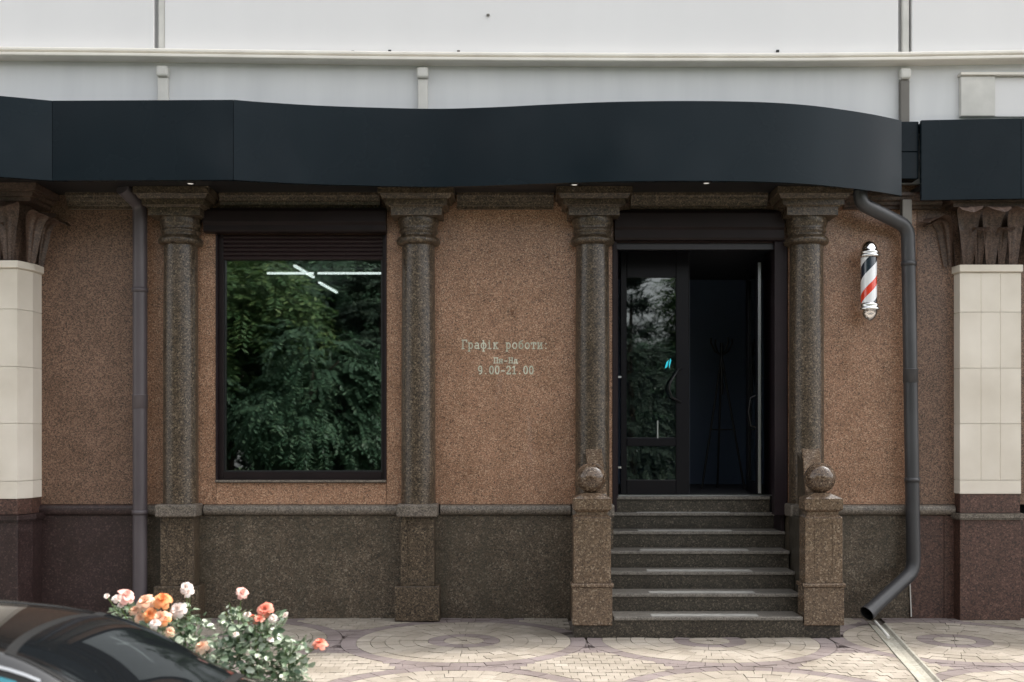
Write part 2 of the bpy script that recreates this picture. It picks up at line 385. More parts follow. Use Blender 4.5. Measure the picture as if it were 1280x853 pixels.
for k, (seen, w, p, c) in enumerate(vis):
    h = rng.uniform(-.0022, .0022)
    if k < 295:
        cx = sum(a for a, b in p)/len(p); cy = sum(b for a, b in p)/len(p)
        o = MB().prism([(x-cx, y-cy) for x, y in p], -.021, h).build('paver', M['paver_cream' if c == 'c' else 'paver_plum'], pave)
        o.location = (cx, cy, 0)
    else: rest[c].prism(p, -.021, h)
tag(rest['c'].build('pavers', M['paver_cream'], pave), kind='stuff')
tag(rest['p'].build('pavers', M['paver_plum'], pave), kind='stuff')

# ---- drain channel across the pavement
dc = empty('drain_channel', (chan(0,-.3), -.3, 0))
tag(dc, 'pale concrete gutter slanting across the pavement from the graphite downpipe', 'drain channel')
ys = [-.28-.55*k for k in range(6)]
for k in range(5):
    y0, y1 = ys[k]-.003, ys[k+1]+.003
    prof = [(-.075,-.02),(-.075,.006),(-.060,.006),(-.042,-.012),(0,-.018),(.042,-.012),(.060,.006),(.075,.006),(.075,-.02)]
    vs = []
    for y in (y0, y1):
        for a, z in prof: vs.append((chan(0, y)+a-dc.location.x, y-dc.location.y, z))
    n = len(prof); MB().add(vs, [(i, i+1, n+i+1, n+i) for i in range(n-1)]+[tuple(range(n)), tuple(range(2*n-1, n-1, -1))]).build('gutter_stone', M['concrete'], dc)
a = Vector((chan(0,-.36)-.035, -.36, .035)); b = Vector((chan(0,-1.0)-.02, -1.0, .016))
st = MB().tube([a, b], .013, 8).build('gutter_glint', M['duct'])  # white tube added in place of the bright reflection along the gutter
tag(st, 'short white strip modelled for the bright reflection in the gutter under the pipe mouth', 'modelled reflection')

# ================================================================== BUILDING
bld = empty('shop_building', (0, .3, 0))
tag(bld, 'shop front of salmon and olive granite with half columns under a white upper wall', 'building')
def P(mb, name, m, bevel=0.0, parent=None, seg=2):
    o = mb.build(name, m, parent if parent is not None else bld, bevel, seg)
    if (parent is None): o.location = (0, -.3, 0)
    return o
WX0, WX1, WY1, WZ1 = -11.0, 13.0, .26, 3.85
x175, x226, x270, x483, x523, x740, x767, x985, x1150, x1187 = [ax(p) for p in (175,226,270,483,523,740.5,767,985,1146,1187)]
zb0, zb1 = az(644), az(631)
zw0, zw1 = az(600), az(292)
G = .0015
def panel(x0, x1, z0, z1, m, y0=0.0, name='granite_panel'):
    P(MB().box(x0+G, x1-G, y0, WY1, z0+G, z1-G), name, M[m], .002, seg=1)
# upper granite panels
panel(WX0, -5.2, zb1, WZ1, 'brown'); panel(-5.2, x175, zb1, WZ1, 'brown')
panel(x175, x226, zb1, WZ1, 'salmon'); panel(x226, x270, zb1, WZ1, 'salmon')
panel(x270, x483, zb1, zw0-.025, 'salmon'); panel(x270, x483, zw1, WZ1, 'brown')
panel(x483, x523, zb1, WZ1, 'salmon'); panel(x523, x740, zb1, WZ1, 'salmon')
panel(x740, x767, zb1, WZ1, 'salmon')
zd1 = az(300)
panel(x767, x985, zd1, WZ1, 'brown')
panel(x985, x1150, zb1, WZ1, 'salmon'); panel(x1150, x1187+.4, zb1, WZ1, 'brown')
panel(x1187+.4, WX1, zb1, WZ1, 'brown')
# plinth panels
panel(WX0, -5.2, -.05, zb0, 'maroon'); panel(-5.2, x175, -.05, zb0, 'maroon'); panel(x175, x226, -.05, zb0, 'plinth')
panel(x226, x523, -.05, zb0, 'plinth'); panel(x523, x767, -.05, zb0, 'plinth')
panel(x985, ax(1137), -.05, zb0, 'plinth'); panel(ax(1137), ax(1180), -.05, zb0, 'redbrown'); panel(ax(1180), WX1, -.05, zb0, 'redbrown')
# belt moulding
def belt(x0, x1, m='belt', h=.045, z0=zb0, z1=zb1):
    zc, r = (z0+z1)/2, (z1-z0)/2
    prof = [(.02, z0)]+[(-.012-h*math.cos(a)*.9, zc+r*math.sin(a)) for a in [(-.5+i/8)*PI for i in range(9)]]+[(.02, z1)]
    P(MB().profx([p for p in prof][::-1], x0+G, x1-G, smooth=False), 'belt_moulding', M[m], .0)
C1, C2, C3, C4 = [ (p-640)*9.53/FPX for p in (226, 523, 740.5, 1008)]
belt(x175+.05, C1-.19); belt(C1+.19, ax(380)); belt(ax(380), C2-.19); belt(C2+.19, ax(628)); belt(ax(628), C3-.19)
belt(x985+.02, C4-.19+.0001) if C4-.19 > x985+.05 else None
belt(C4+.19, ax(1128)); belt(ax(1128), ax(1192)); belt(ax(40), x175+.04, 'maroon', .03)
belt(WX0, -5.0, 'maroon', .03)
# cornice under the canopy
def cornice(x0, x1, m='olive'):
    prof = [(.0,3.63),(-.035,3.63),(-.035,3.655),(-.055,3.66),(-.06,3.69),(-.08,3.70),(-.085,3.73),(-.10,3.735),(-.10,3.765),(.0,3.765)]
    P(MB().profx(prof[::-1], x0+G, x1-G), 'cornice', M[m], .003, seg=1)
ce = [WX0, -5.0, ax(70), C1-.34]
cornice(ce[0], ce[1], 'lime_dark'); cornice(ce[2]+.12, ce[3])
cornice(C1+.34, ax(425)); cornice(ax(425), C2-.34); cornice(C2+.34, C3-.34); cornice(C3+.34, ax(875)); cornice(ax(875), C4-.34)
cornice(C4+.34, ax(1175), 'lime_dark')

# ---- engaged columns
def column(X, first=None):
    if first:
        return copy_tree(first, bld, (X-first['cx'], 0, 0))
    cy = -.07
    z0, z1 = az(630, -.15), az(306, -.15)
    r = .150
    prof = [(r*1.015, z0), (r*1.015, z0+.02), (r, z0+.05), (r*.995, z1-.9), (r*.955, z1)]
    sh = P(MB().lathe(prof, 40, (X, cy, 0)), 'column', M['olive'])
    cap = [(r*.97, z1-.002), (r*1.05, z1), (r*1.25, z1+.015), (r*1.30, z1+.04), (r*1.22, z1+.065), (r*1.06, z1+.07), (r*1.05, z1+.10),
           (r*1.10, z1+.108), (r*1.15, z1+.12), (r*1.12, z1+.132), (r*1.10, z1+.14), (r*1.12, z1+.17), (r*1.17, z1+.185), (r*1.19, z1+.20), (r*1.19, z1+.235)]
    MB().lathe(cap, 40, (X, cy, 0)).build('capital', M['olive'], sh)
    zt = z1+.235
    def plate(h0, h1, f0, f1, za, zc2):
        p0 = [(X-h0, .0), (X-h0, -f0), (X+h0, -f0), (X+h0, .0)]; p1 = [(X-h1, .0), (X-h1, -f1), (X+h1, -f1), (X+h1, .0)]
        return p0, p1, za, zc2
    ab = MB()
    H = 3.762-zt
    for a in (plate(.222,.222,.27,.27, zt, zt+H*.30), plate(.232,.250,.275,.29, zt+H*.30, zt+H*.36), plate(.268,.268,.30,.30, zt+H*.36, zt+H*.58),
              plate(.290,.312,.32,.34, zt+H*.58, zt+H*.74), plate(.326,.326,.355,.355, zt+H*.74, 3.758)):
        ab.prism(a[0], a[2], a[3], a[1])
    ab.build('abacus', M['olive'], sh, .004, 1)
    MB().box(X-.18, X+.18, -.235, 0, zb0-.004, z0).build('pedestal_cap', M['belt'], sh, .018, 3)
    zt2 = az(733, -.19)
    MB().box(X-.147, X+.147, -.175, 0, zt2, zb0-.004).build('pedestal', M['olive'], sh, .004)
    w, t = .088, .007; za, zc = zt2+.05, zb0-.06
    fr = MB()
    fr.box(X-w, X+w, -.180, -.174, zc-t, zc).box(X-w, X+w, -.180, -.174, za, za+t).box(X-w, X-w+t, -.180, -.174, za+t, zc-t).box(X+w-t, X+w, -.180, -.174, za+t, zc-t)
    fr.build('panel_bead', M['olive'], sh, .002, 1)
    MB().box(X-.195, X+.195, -.21, 0, 0.006, zt2).build('base_block', M['olive'], sh, .006)
    sh['cx'] = X
    return sh
c1 = column(C1)
for X in (C2, C3, C4): column(X, c1)
for o in kids(bld):
    if 'cx' in o.keys(): del o['cx']

# ---- cream clad pilasters with leaf capitals
def leaf(mb, base, out, up, wid, h, curl, mi=0):
    base = Vector(base); out = Vector(out).normalized(); side = out.cross(Vector((0,0,1))).normalized()
    nu, nv = 12, 14; vs = []
    for j in range(nv+1):
        t = j/nv
        zz = h*math.sin(min(t, .86)/.86*PI/2)-(max(0, t-.86)/.14)*h*.14
        oo = up*t+curl*max(0, t-.45)**2*3.2
        w = wid*(.42+.95*t)*(1 if t < .70 else math.sqrt(max(.03, 1-((t-.70)/.305)**2)))
        for i in range(nu+1):
            u = i/nu*2-1
            rib = .030*u*u+.020*max(0, 1-abs(u)*4)
            vs.append(base+side*(u*w*.5)+out*(oo+rib+.006)+Vector((0,0,zz)))
    n = nu+1
    mb.add(vs, [(j*n+i, j*n+i+1, (j+1)*n+i+1, (j+1)*n+i) for j in range(nv) for i in range(nu)], mi, True)
def pilaster(X, Yf, zshift):
    fh, bh = (.268, .272) if X > 0 else (.272, .33); D = abs(Yf)+.0; yc = min(0, Yf+.17)
    if D < .1: yc = .02
    def plan(e=0, groove=False):
        pts = [(X-bh-e, .1), (X-bh-e, yc-e*.5), (X-fh-e*.5, Yf-e)]
        if groove:
            for g in (-.085, .085): pts += [(X+g-.006, Yf-e), (X+g, Yf-e+.005), (X+g+.006, Yf-e)]
        pts += [(X+fh+e*.5, Yf-e), (X+bh+e, yc-e*.5), (X+bh+e, .1)]
        return pts
    core = P(MB().prism(plan(-.012), 1.0, 3.12), 'pilaster', M['cream'])
    zs = [3.052, 2.707, 2.215, 1.727, 1.232, 1.10+zshift]
    for a, b in zip(zs[:-1], zs[1:]):
        MB().prism(plan(0, a > 1.3), b+.002, a-.002).build('stone_block', M['cream'], core, .0)
    MB().prism(plan(.0), 3.054, 3.062, plan(.02)).prism(plan(.02), 3.062, 3.12).build('cap_moulding', M['cream'], core, .003, 1)
    MB().prism(plan(-.008), .945, 1.098+zshift).build('neck_block', M['redbrown'], core, .004, 1)
    mb = MB(); mb.prism(plan(.035), .90, .94); mb.prism(plan(.02), .885, .90)
    mb.build('ledge', M['belt' if X > 0 else 'maroon'], core, .01, 2)
    MB().prism(plan(.0), -.02, .885).build('plinth_block', M['redbrown' if X > 0 else 'maroon'], core, .006)
    # bell + leaves
    bell = MB(); bell.prism(plan(-.07), 3.12, 3.62, plan(-.02))
    bell.build('bell', M['lime_dark'], core)
    for k in (-1, 0, 1):
        l = MB(); leaf(l, (X+k*.19, Yf+.03, 3.12), (k*.25, -1, 0), .06, .19, .48, .22); l.build('acanthus_leaf', M['lime_dark'], core)
    for k in (-.5, .5):
        l = MB(); leaf(l, (X+k*.19, Yf+.04, 3.12), (k*.25, -1, 0), .03, .13, .32, .12); l.build('acanthus_leaf', M['lime_dark'], core)
    for s in (-1, 1):
        l = MB(); leaf(l, (X+s*(fh+.05), (Yf+yc)/2+.02, 3.12), (s, -.6, 0), .10, .20, .42, .18); l.build('acanthus_leaf', M['lime_dark'], core)
        l = MB(); leaf(l, (X+s*(bh-.02), max(yc, -.04)-.0, 3.12), (s, -.25, 0), .12, .16, .40, .18); l.build('acanthus_leaf', M['lime_dark'], core)
    ab = MB()
    for e, za, zc in ((.10,3.62,3.655), (.13,3.655,3.69), (.155,3.69,3.705), (.18,3.705,3.758)):
        p = [(X-bh-e+.02, .05), (X-bh-e+.02, Yf-e+.04), (X+bh+e-.02, Yf-e+.04), (X+bh+e-.02, .05)]
        ab.prism(p, za, zc)
    ab.build('abacus', M['lime_dark'], core, .004, 1)
pilaster(4.20, -.12, .012)
pilaster(-4.51, -.35, -.02)

# ---- window with roller shutter
wy = .05
wx0, wx1 = ax(270.5), ax(482.5)
fo0, fo1 = ax(272, wy), ax(482, wy)
gx0, gx1, gz0, gz1 = ax(280, wy), ax(478, wy), az(590, wy), az(325, wy)
win = MB()
win.box(wx0+.004, gx0, wy-.02, wy+.06, zw0, zw1-.004).box(gx1, wx1-.004, wy-.02, wy+.06, zw0, zw1-.004)
win.box(gx0, gx1, wy-.02, wy+.06, zw0, gz0).box(gx0, gx1, wy+.03, wy+.09, gz1, zw1-.004)
win = P(win, 'window', M['frame'], .003, seg=1)
g = MB().box(gx0-.003, gx1+.003, wy+.028, wy+.034, gz0-.003, gz1+.003).build('pane', M['glass'], win)
MB().box(gx0, gx0+.012, wy+.004, wy+.027, gz0, gz1).box(gx1-.012, gx1, wy+.004, wy+.027, gz0, gz1).box(gx0+.012, gx1-.012, wy+.004, wy+.027, gz0, gz0+.012).build('glazing_bead', M['black'], win)
k = 0; z = gz1
while z < zw1-.03:
    MB().profx([(wy-.004, z), (wy-.012, z+.006), (wy-.014, z+.019), (wy-.008, z+.034), (wy+.012, z+.034), (wy+.012, z)], gx0, gx1).build('shutter_slat', M['slat'], win)
    z += .037
MB().box(wx0-.005, wx1+.005, -.035, wy-.022, zw0-.022, zw0-.001).build('sill', M['belt'], win, .003, 1)
bx0, bx1 = ax(258), ax(484)
sb = MB(); zA, zB = az(290, -.1), az(262, -.1)
sb.profx([(0, zA), (-.085, zA), (-.10, zA+.015), (-.10, zA+.06), (-.125, zA+.085), (-.125, zB-.02), (-.11, zB+.01), (0, zB+.03)][::-1], bx0, bx1)
sb.build('shutter_box', M['frame'], win, .004, 2)
MB().box(wx0-.004, wx0+.012, -.012, .02, zw0, zw1-.01).build('shutter_guide', M['jamb'], win)
MB().box(wx1-.012, wx1+.004, -.012, .02, zw0, zw1-.01).build('shutter_guide', M['jamb'], win)

# ---- doorway
DY = .45
dz0 = 1.064
fr = MB()
fr.box(ax(765.5), ax(771), -.01, .10, az(640), zd1-.002).box(ax(771), ax(771)+.02, .09, DY+.05, dz0, zd1-.001)
dfr = P(fr, 'door_frame', M['jamb'], .003, seg=1)
MB().box(ax(968), ax(984), -.01, .10, az(640)-.03, zd1-.002).box(ax(984)-.03, ax(984)-.001, .09, DY+.3, dz0-.3, zd1-.001).build('door_jamb', M['jamb'], dfr, .003, 1)
MB().box(ax(768), ax(968), .03, .08, az(312.5, .05), az(305, .05)).build('shutter_rail', M['rail_grey'], dfr, .002, 1)
MB().box(ax(768), ax(968), .03, .20, az(305, .05)+.003, zd1-.003).build('shutter_slat', M['slat'], dfr, .002, 1)
sb = MB(); zA, zB = az(299, -.1), az(263, -.1)
sb.profx([(0, zA), (-.05, zA), (-.06, zA+.02), (-.06, zA+.09), (-.08, zA+.11), (-.08, zB-.02), (-.06, zB+.01), (0, zB+.02)][::-1], ax(768), ax(978))
sb.build('shutter_box', M['frame'], dfr, .004, 2)
MB().box(ax(771)+.02, ax(984)-.03, DY-.0, DY+.06, az(313, DY), zd1).build('transom', M['doorf'], dfr)
# left leaf, closed
dl = MB(); lx0, lx1 = ax(776, DY), ax(861, DY); qx0, qx1 = ax(783.5, DY), ax(845, DY)
dzb, dzt = dz0+.012, az(314, DY)
zt_, zm1, zm0, zl0 = az(347, DY), az(548, DY), az(558, DY), az(600, DY)
dl.box(lx0, qx0, DY, DY+.05, dzb, dzt).box(qx1, lx1, DY, DY+.05, dzb, dzt)
dl.box(qx0, qx1, DY, DY+.05, zt_, dzt).box(qx0, qx1, DY-.004, DY+.05, zm0, zm1).box(qx0, qx1, DY, DY+.05, dzb, zl0)
leafd = P(dl, 'door', M['doorf'], .004, seg=1)
MB().box(qx0, qx1, DY+.02, DY+.026, zm1, zt_).build('pane', M['door_glass'], leafd)
MB().box(qx0, qx1, DY+.02, DY+.026, zl0, zm0).build('pane', M['door_glass'], leafd)
MB().box(qx0, qx1, DY+.008, DY+.018, zm1, zm1+.006).build('glazing_bead', M['rail_grey'], leafd)
MB().box(qx0, qx1, DY-.006, DY-.001, zl0-.006, zl0-.001).build('glazing_bead', M['rail_grey'], leafd)
hb = MB().tube([at(851, 461, DY), at(848, 462, DY-.05), at(838, 478, DY-.07), at(836, 486, DY-.07), at(840, 497, DY-.06), at(851, 503, DY)], .010, 8)
hb.build('handle', M['black'], leafd)
for py in (471.5, 584.5):
    MB().box(ax(770, DY-.0)+.02, ax(776.5, DY), DY-.012, DY, az(py+1.2, DY), az(py-1.2, DY)).build('hinge', M['alu'], leafd)
MB().add([at(831,461,DY+.012), at(833,453,DY+.012), at(836,450,DY+.012), at(834,459,DY+.012), at(836.5,461,DY+.012), at(839,451,DY+.012), at(838,448,DY+.012), at(836,455,DY+.012)], [(0,3,2,1),(4,5,6,7)]).build('door_mark', M['cyan'], leafd)  # small cyan slivers on the door glass, slightly emissive
MB().box(ax(821.5,DY), ax(823,DY), DY+.005, DY+.013, az(548,DY), az(526,DY)).build('lock_rod', M['alu'], leafd)
MB().box(lx1+.001, lx1+.005, DY-.002, DY+.03, dzb, dzt).build('edge_seal', M['rail_grey'], leafd)
# right leaf, swung inwards, seen edge-on
ox = ax(949.5, DY)
M_ = Matrix.Translation((ox, DY+.02, 0)) @ Matrix.Rotation(math.radians(-3.5), 4, 'Z')
def ob(mb, x0, x1, y0, y1, z0, z1): return mb.obox(M_ @ Matrix.Translation(((x0+x1)/2, (y0+y1)/2, (z0+z1)/2)), (x1-x0)/2, (y1-y0)/2, (z1-z0)/2)
dr = MB(); ob(dr, -.022, .022, 0, .09, dzb, az(325, DY)); ob(dr, -.022, .022, .56, .65, dzb, az(325, DY))
ob(dr, -.022, .022, .09, .56, dzb, dzb+.11); ob(dr, -.022, .022, .09, .56, az(325, DY)-.1, az(325, DY))
ldr = P(dr, 'door', M['doorf'], .003, seg=1); ldr['label'] = 'right door leaf standing open inwards'
pg = MB(); ob(pg, -.003, .003, .09, .56, dzb+.11, az(325, DY)-.1); pg.build('pane', M['door_glass'], ldr)
es = MB(); ob(es, -.010, .016, -.006, -.001, dzb+.01, az(328, DY)); es.build('edge_strip', M['alu'], ldr)
hb = MB().tube([M_ @ Vector((-.022, .05, 2.0)), M_ @ Vector((-.07, .05, 1.98)), M_ @ Vector((-.09, .05, 1.85)), M_ @ Vector((-.07, .05, 1.72)), M_ @ Vector((-.022, .05, 1.70))], .01, 8)
hb.build('handle', M['black'], ldr)
P(MB().box(ax(771)+.02, ax(984)-.03, DY-.04, DY+.10, dz0, dz0+.011), 'threshold', M['alu'], .002, seg=1)
# ---- interior room
P(MB().box(-6, 6, .47, 6.0, dz0-.25, dz0-.001), 'interior_floor', M['inner_dark'])
P(MB().box(-6, 6, WY1+.001, 6.0, 3.46, 3.6), 'interior_ceiling', M['inner_dark'])
P(MB().box(-6, 6, 5.6, 5.8, dz0, 3.45), 'interior_wall', M['inner_dark'])
P(MB().box(-.4, -.3, WY1+.002, 5.6, dz0, 3.45), 'interior_wall', M['inner_dark'])
P(MB().box(-6, -5.8, WY1+.002, 5.6, dz0, 3.45), 'interior_wall', M['inner_dark'])
P(MB().box(-.3, 5.8, 3.0, 3.1, dz0, 3.45), 'interior_wall', M['inner'])
P(MB().box(3.3, 3.4, WY1+.002, 3.0, dz0, 3.45), 'interior_wall', M['inner'])
P(MB().box(ax(984)+.001, 3.3, WY1+.002, .5, dz0, 3.45), 'interior_wall', M['inner_dark'])
# ---- structural body
P(MB().box(WX0, WX1, WY1+.001, WY1+.05, -.05, .70), 'wall_core', M['inner_dark'])
P(MB().box(WX0, -6.01, WY1+.001, 6.0, -.05, 3.85).box(6.01, WX1, WY1+.001, 6.0, -.05, 3.85), 'side_block', M['white_wall'])
P(MB().box(-6, 6, 5.81, 6.0, -.05, 3.6), 'back_wall', M['white_wall'])
# upper storey: recessed back + proud panels
P(MB().box(WX0, WX1, .02, 6.0, 3.601+.25, 6.35), 'upper_wall', M['joint_grey'])
xa0, xa1, xb0, xb1 = ax(192, -.04), ax(206, -.04), ax(1123, -.04), ax(1140, -.04)
zl = 4.98
for x0, x1 in ((WX0, xa0-3.6), (xa0-3.597, xa0), (xa1, xb0), (xb1, xb1+3.2), (xb1+3.203, WX1)):
    P(MB().box(x0, x1, -.04, .018, zl+.02, 6.3), 'wall_panel', M['white_wall'], .006)
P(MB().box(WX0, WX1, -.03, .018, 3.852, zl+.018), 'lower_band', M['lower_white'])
P(MB().box(WX0, WX1, -.10, .3, 6.352, 6.42), 'coping', M['ledge'], .01)
# slim pipe within each gap
for x in ((xa0+xa1)/2+.018, (xb0+xb1)/2+.01):
    P(MB().box(x-.032, x+.032, -.028, .018, zl+.02, 6.3), 'recessed_pipe', M['duct'], .012)
lp = [(-500,55),(0,62.5),(160,64),(320,66.3),(480,68.3),(640,69.6),(820,70.4),(1000,70.3),(1130,69),(1280,66.4),(1700,62)]
prof = [(.02,.0),(-.115,.0),(-.125,-.010),(-.125,-.030),(-.10,-.038),(-.10,-.048),(-.14,-.055),(-.14,-.078),(-.12,-.088),(.02,-.088)]
lm = MB(); vs = []
for px, py in lp:
    X, Z = ax(px, -.12), az(py, -.12)+.02
    vs += [(X, y-.03, Z+z) for y, z in prof]
n = len(prof); K = len(lp)
lm.add(vs, [(i*n+j, (i+1)*n+j, (i+1)*n+(j+1) % n, i*n+(j+1) % n) for i in range(K-1) for j in range(n)])
P(lm, 'ledge', M['ledge'], .003, seg=1)

for px, py in ((398,65),(487,64),(573,64.5),(610,19),(972,64),(441,65)):
    z = az(py, -.05); x = ax(px, -.05)
    P(MB().box(x-.012, x+.014, -.056, -.041, z-.008, z+.010), 'wall_fixing', M['black'] if px in (398,972,487) else M['duct_grey'], .002)
# ---- little square downpipes on the white band
def square_pipe(px0, px1, ztop, zbot, label, base_m='duct'):
    Y = -.06; x0, x1 = ax(px0, Y-.04), ax(px1, Y-.04); cx = (x0+x1)/2; h = (x1-x0)/2
    t = empty('square_downpipe', (cx, -.03, zbot))
    tag(t, label, 'downpipe', 'square downpipes under the cream ledge')
    MB().box(-h*.84, h*.84, -.055, -.001, 0, ztop-zbot-.10).build('pipe', M[base_m], t, .006)
    MB().box(-h, h, -.085, -.001, ztop-zbot-.098, ztop-zbot).build('elbow_cap', M['duct'], t, .022, 3)
    MB().box(-h*.9, h*.9, -.060, -.001, (ztop-zbot)*.42, (ztop-zbot)*.42+.012).build('clip', M['duct_grey'], t, .002, 1)
    return t
square_pipe(195, 210, az(82,-.1), 3.86, 'white square downpipe stub, leftmost of the three under the ledge')
square_pipe(521, 535.5, az(84,-.1), 3.86, 'grey-stained square downpipe stub near the centre of the white band')
square_pipe(1125.5, 1139, az(85,-.1), 3.86, 'narrow grey square downpipe above the gap between the two navy canopies', 'duct_grey')
# white cabinet at top right
ub = empty('cable_cabinet', (ax(1200,-.06), -.03, az(146,-.06)))
tag(ub, 'shallow white cabinet on the white band at the top right corner', 'cabinet')
w1 = ax(1243,-.06)-ax(1200,-.06); w2 = ax(1330,-.06)-ax(1200,-.06); hh = az(92,-.06)-az(146,-.06)
MB().box(0, w1, -.05, -.001, 0, hh-.03).build('door_panel', M['duct'], ub, .006)
MB().box(w1+.004, w2, -.025, -.001, 0, hh-.03).build('door_panel', M['white_wall'], ub, .006)
MB().box(-.01, w2, -.075, -.001, hh-.027, hh).build('hood', M['ledge'], ub, .006)

# ================================================================== CANOPIES
CZ0, CZ1 = 3.70, 4.35
def smooth_pts(ctrl, n):
    a = np.array(ctrl); t = np.linspace(0, len(a)-1, n); out = []
    for u in t:
        i = min(int(u), len(a)-2); f = u-i
        p0, p1, p2, p3 = a[max(i-1,0)], a[i], a[i+1], a[min(i+2,len(a)-1)]
        out.append(.5*((2*p1)+(-p0+p2)*f+(2*p0-5*p1+4*p2-p3)*f*f+(-p0+3*p1-3*p2+p3)*f**3))
    return [tuple(p) for p in out]
def PXD(l): return [((px-640)*d/FPX, d-9.6) for px, d in l]
curve = smooth_pts(PXD([(292,8.775),(330,8.84),(400,8.93),(480,8.99),(550,9.015),(620,8.97),(690,8.895),(760,8.835),(840,8.807),(910,8.815),(965,8.85),(1015,8.93),(1060,9.06),(1095,9.19),(1127,9.35)]), 85)
def fascia(root, pts, name='fascia_panel', smooth=True, z0=CZ0, z1=CZ1):
    mb = MB(); n = len(pts); th = .04
    vs = [(x, y, z) for x, y in pts for z in (z0, z1)]+[(x, y+th, z) for x, y in pts for z in (z0, z1)]
    q = 2*n
    mb.add(vs[:q], [(2*i, 2*i+2, 2*i+3, 2*i+1) for i in range(n-1)], 0, smooth)
    mb.add(vs[q:], [(2*i, 2*i+1, 2*i+3, 2*i+2) for i in range(n-1)], 0, smooth)
    mb.add(vs, [(2*i+1, 2*i+3, q+2*i+3, q+2*i+1) for i in range(n-1)]+[(2*i, q+2*i, q+2*i+2, 2*i+2) for i in range(n-1)], 0, False)
    mb.add(vs, [(0, 1, q+1, q), (2*n-2, q+2*n-2, q+2*n-1, 2*n-1)], 0, False)
    o = mb.build(name, M['fascia'], root); o.location = tuple(-c for c in root.location); return o
def plate(root, pts, z0, z1, name, m, yb=-.032):
    p = [(x, y+.041) for x, y in pts]; x0, x1 = p[0][0], p[-1][0]
    poly = [(x0, yb)]+p+[(x1, yb)]
    o = MB().prism(poly, z0, z1).build(name, M[m], root); o.location = tuple(-c for c in root.location); return o
can = empty('canopy', (0, -.5, CZ0))
tag(can, 'long navy canopy with a wavy fascia over the window, columns and door', 'canopy')
pl0 = PXD([(-120,8.45),(65,8.80)]); pl1 = PXD([(65.6,8.80),(291.4,8.776)])
fascia(can, pl0, smooth=False); fascia(can, pl1, smooth=False)
fascia(can, curve)
allp = pl0+pl1+curve[1:]
sof = plate(can, allp, 3.762, 3.80, 'soffit', 'soffit', yb=.0)
plate(can, allp, 4.30, 4.335, 'top_sheet', 'fascia')
o = MB().box(curve[-1][0]-.04, curve[-1][0]-.001, curve[-1][1]+.042, -.002, 3.81, 4.29).build('end_panel', M['fascia'], can); o.location = (0,.5,-CZ0)
for px, py in ((238,230),(414,237),(718,234),(883,229.5),(1028,233.5)):
    Y = min(1350*(3.755-1.6)/(548-py)-9.6, -.41)
    o = MB().lathe([(.045,.0),(.045,-.006),(.026,-.008)], 16, caps=False).build('downlight', M['soffit'], can); o.location = (ax(px,Y), Y+.5, 3.762-CZ0)
    l = MB().lathe([(.0005,-.004),(.026,-.005)], 16, caps=False).build('lens', M['spot'], o)
can2 = empty('canopy', (ax(1152), -.26, CZ0))
tag(can2, 'short flat navy canopy at the right edge above the leaf capital', 'canopy')
pr = PXD([(1152,9.34),(1276,9.285)]); pr2 = PXD([(1276.7,9.285),(1900,8.95)])
fascia(can2, pr, smooth=False, z0=3.66); fascia(can2, pr2, smooth=False, z0=3.66)
plate(can2, pr+pr2, 3.762, 3.80, 'soffit', 'soffit', yb=.0); plate(can2, pr+pr2, 4.30, 4.335, 'top_sheet', 'fascia')
# dark panels closing the gap between the canopies
gp = empty('joint_box', (ax(1139,-.2), -.2, CZ0))
tag(gp, 'dark ribbed box filling the gap between the two navy canopies', 'duct box')
gx0_, gx1_ = curve[-1][0]+.004, pr[0][0]-.004
zz = az(152,-.2)
for py in (190, 224):
    z2 = az(py, -.2)
    o = MB().box(gx0_, gx1_, -.205, -.04, z2+.002, zz-.002).build('cover_panel', M['fascia'], gp, .004, 1); o.location = tuple(-c for c in gp.location); zz = z2
# grey square pipe below the gap
sp = MB().box(-.043, .043, -.035, .035, 0, 3.69-az(283,-.15)).build('square_duct', M['duct_grey'], None, .008)
sp.location = (ax(1134,-.15), -.12, az(283,-.15))
tag(sp, 'grey square duct dropping from the canopy gap behind the graphite pipe', 'duct')

# ================================================================== STEPS
st = empty('entrance_staircase', (1.65, -.94, 0))
tag(st, 'dark granite entrance steps with pale grip strips leading to the black door', 'staircase')
def SP(mb, name, m, bevel=0, parent=None, seg=2):
    o = mb.build(name, M[m], parent or st, bevel, seg)
    if parent is None: o.location = tuple(-c for c in st.location)
    return o
YS = [-.943+.26*k for k in range(6)]+[.36]
ZS = [.17+.149*k for k in range(6)]+[1.064]
XR = [2.345, 2.36, 2.385, 2.405, 2.432, 2.438, 2.438]
XL = .90
for k in range(7):
    y0 = YS[k]; yb = YS[k+1]+.03 if k < 6 else DY+.015
    zb = -.02 if k == 0 else ZS[k-1]-.02
    if k < 5: x0, x1 = (.54 if k == 0 else .80), (2.635 if k == 0 else XR[k]+.02)
    else: x0, x1 = XL, 2.44
    if k == 6: x0, x1 = .935, 2.38
    if k == 0: x0, x1 = .56, 2.60
    s_ = SP(MB().box(x0, x1, y0+.012, yb, zb, ZS[k]-.03), 'step', 'step', .003, seg=1)
    x0n = max(x0, .815) if k == 0 else x0
    x1n = min(x1, 2.33) if k == 0 else x1
    nose = MB().box(x0n, x1n, y0-.012, yb, ZS[k]-.03, ZS[k]).build('tread_slab', M['tread'], s_, .006)
    if k < 6:
        a = 1.12+.015*((k*7) % 3); b = 1.98+.03*((k*5) % 4)
        MB().box(a, b, y0+.012, y0+.11, ZS[k], ZS[k]+.005).build('grip_strip', M['strip'], s_)
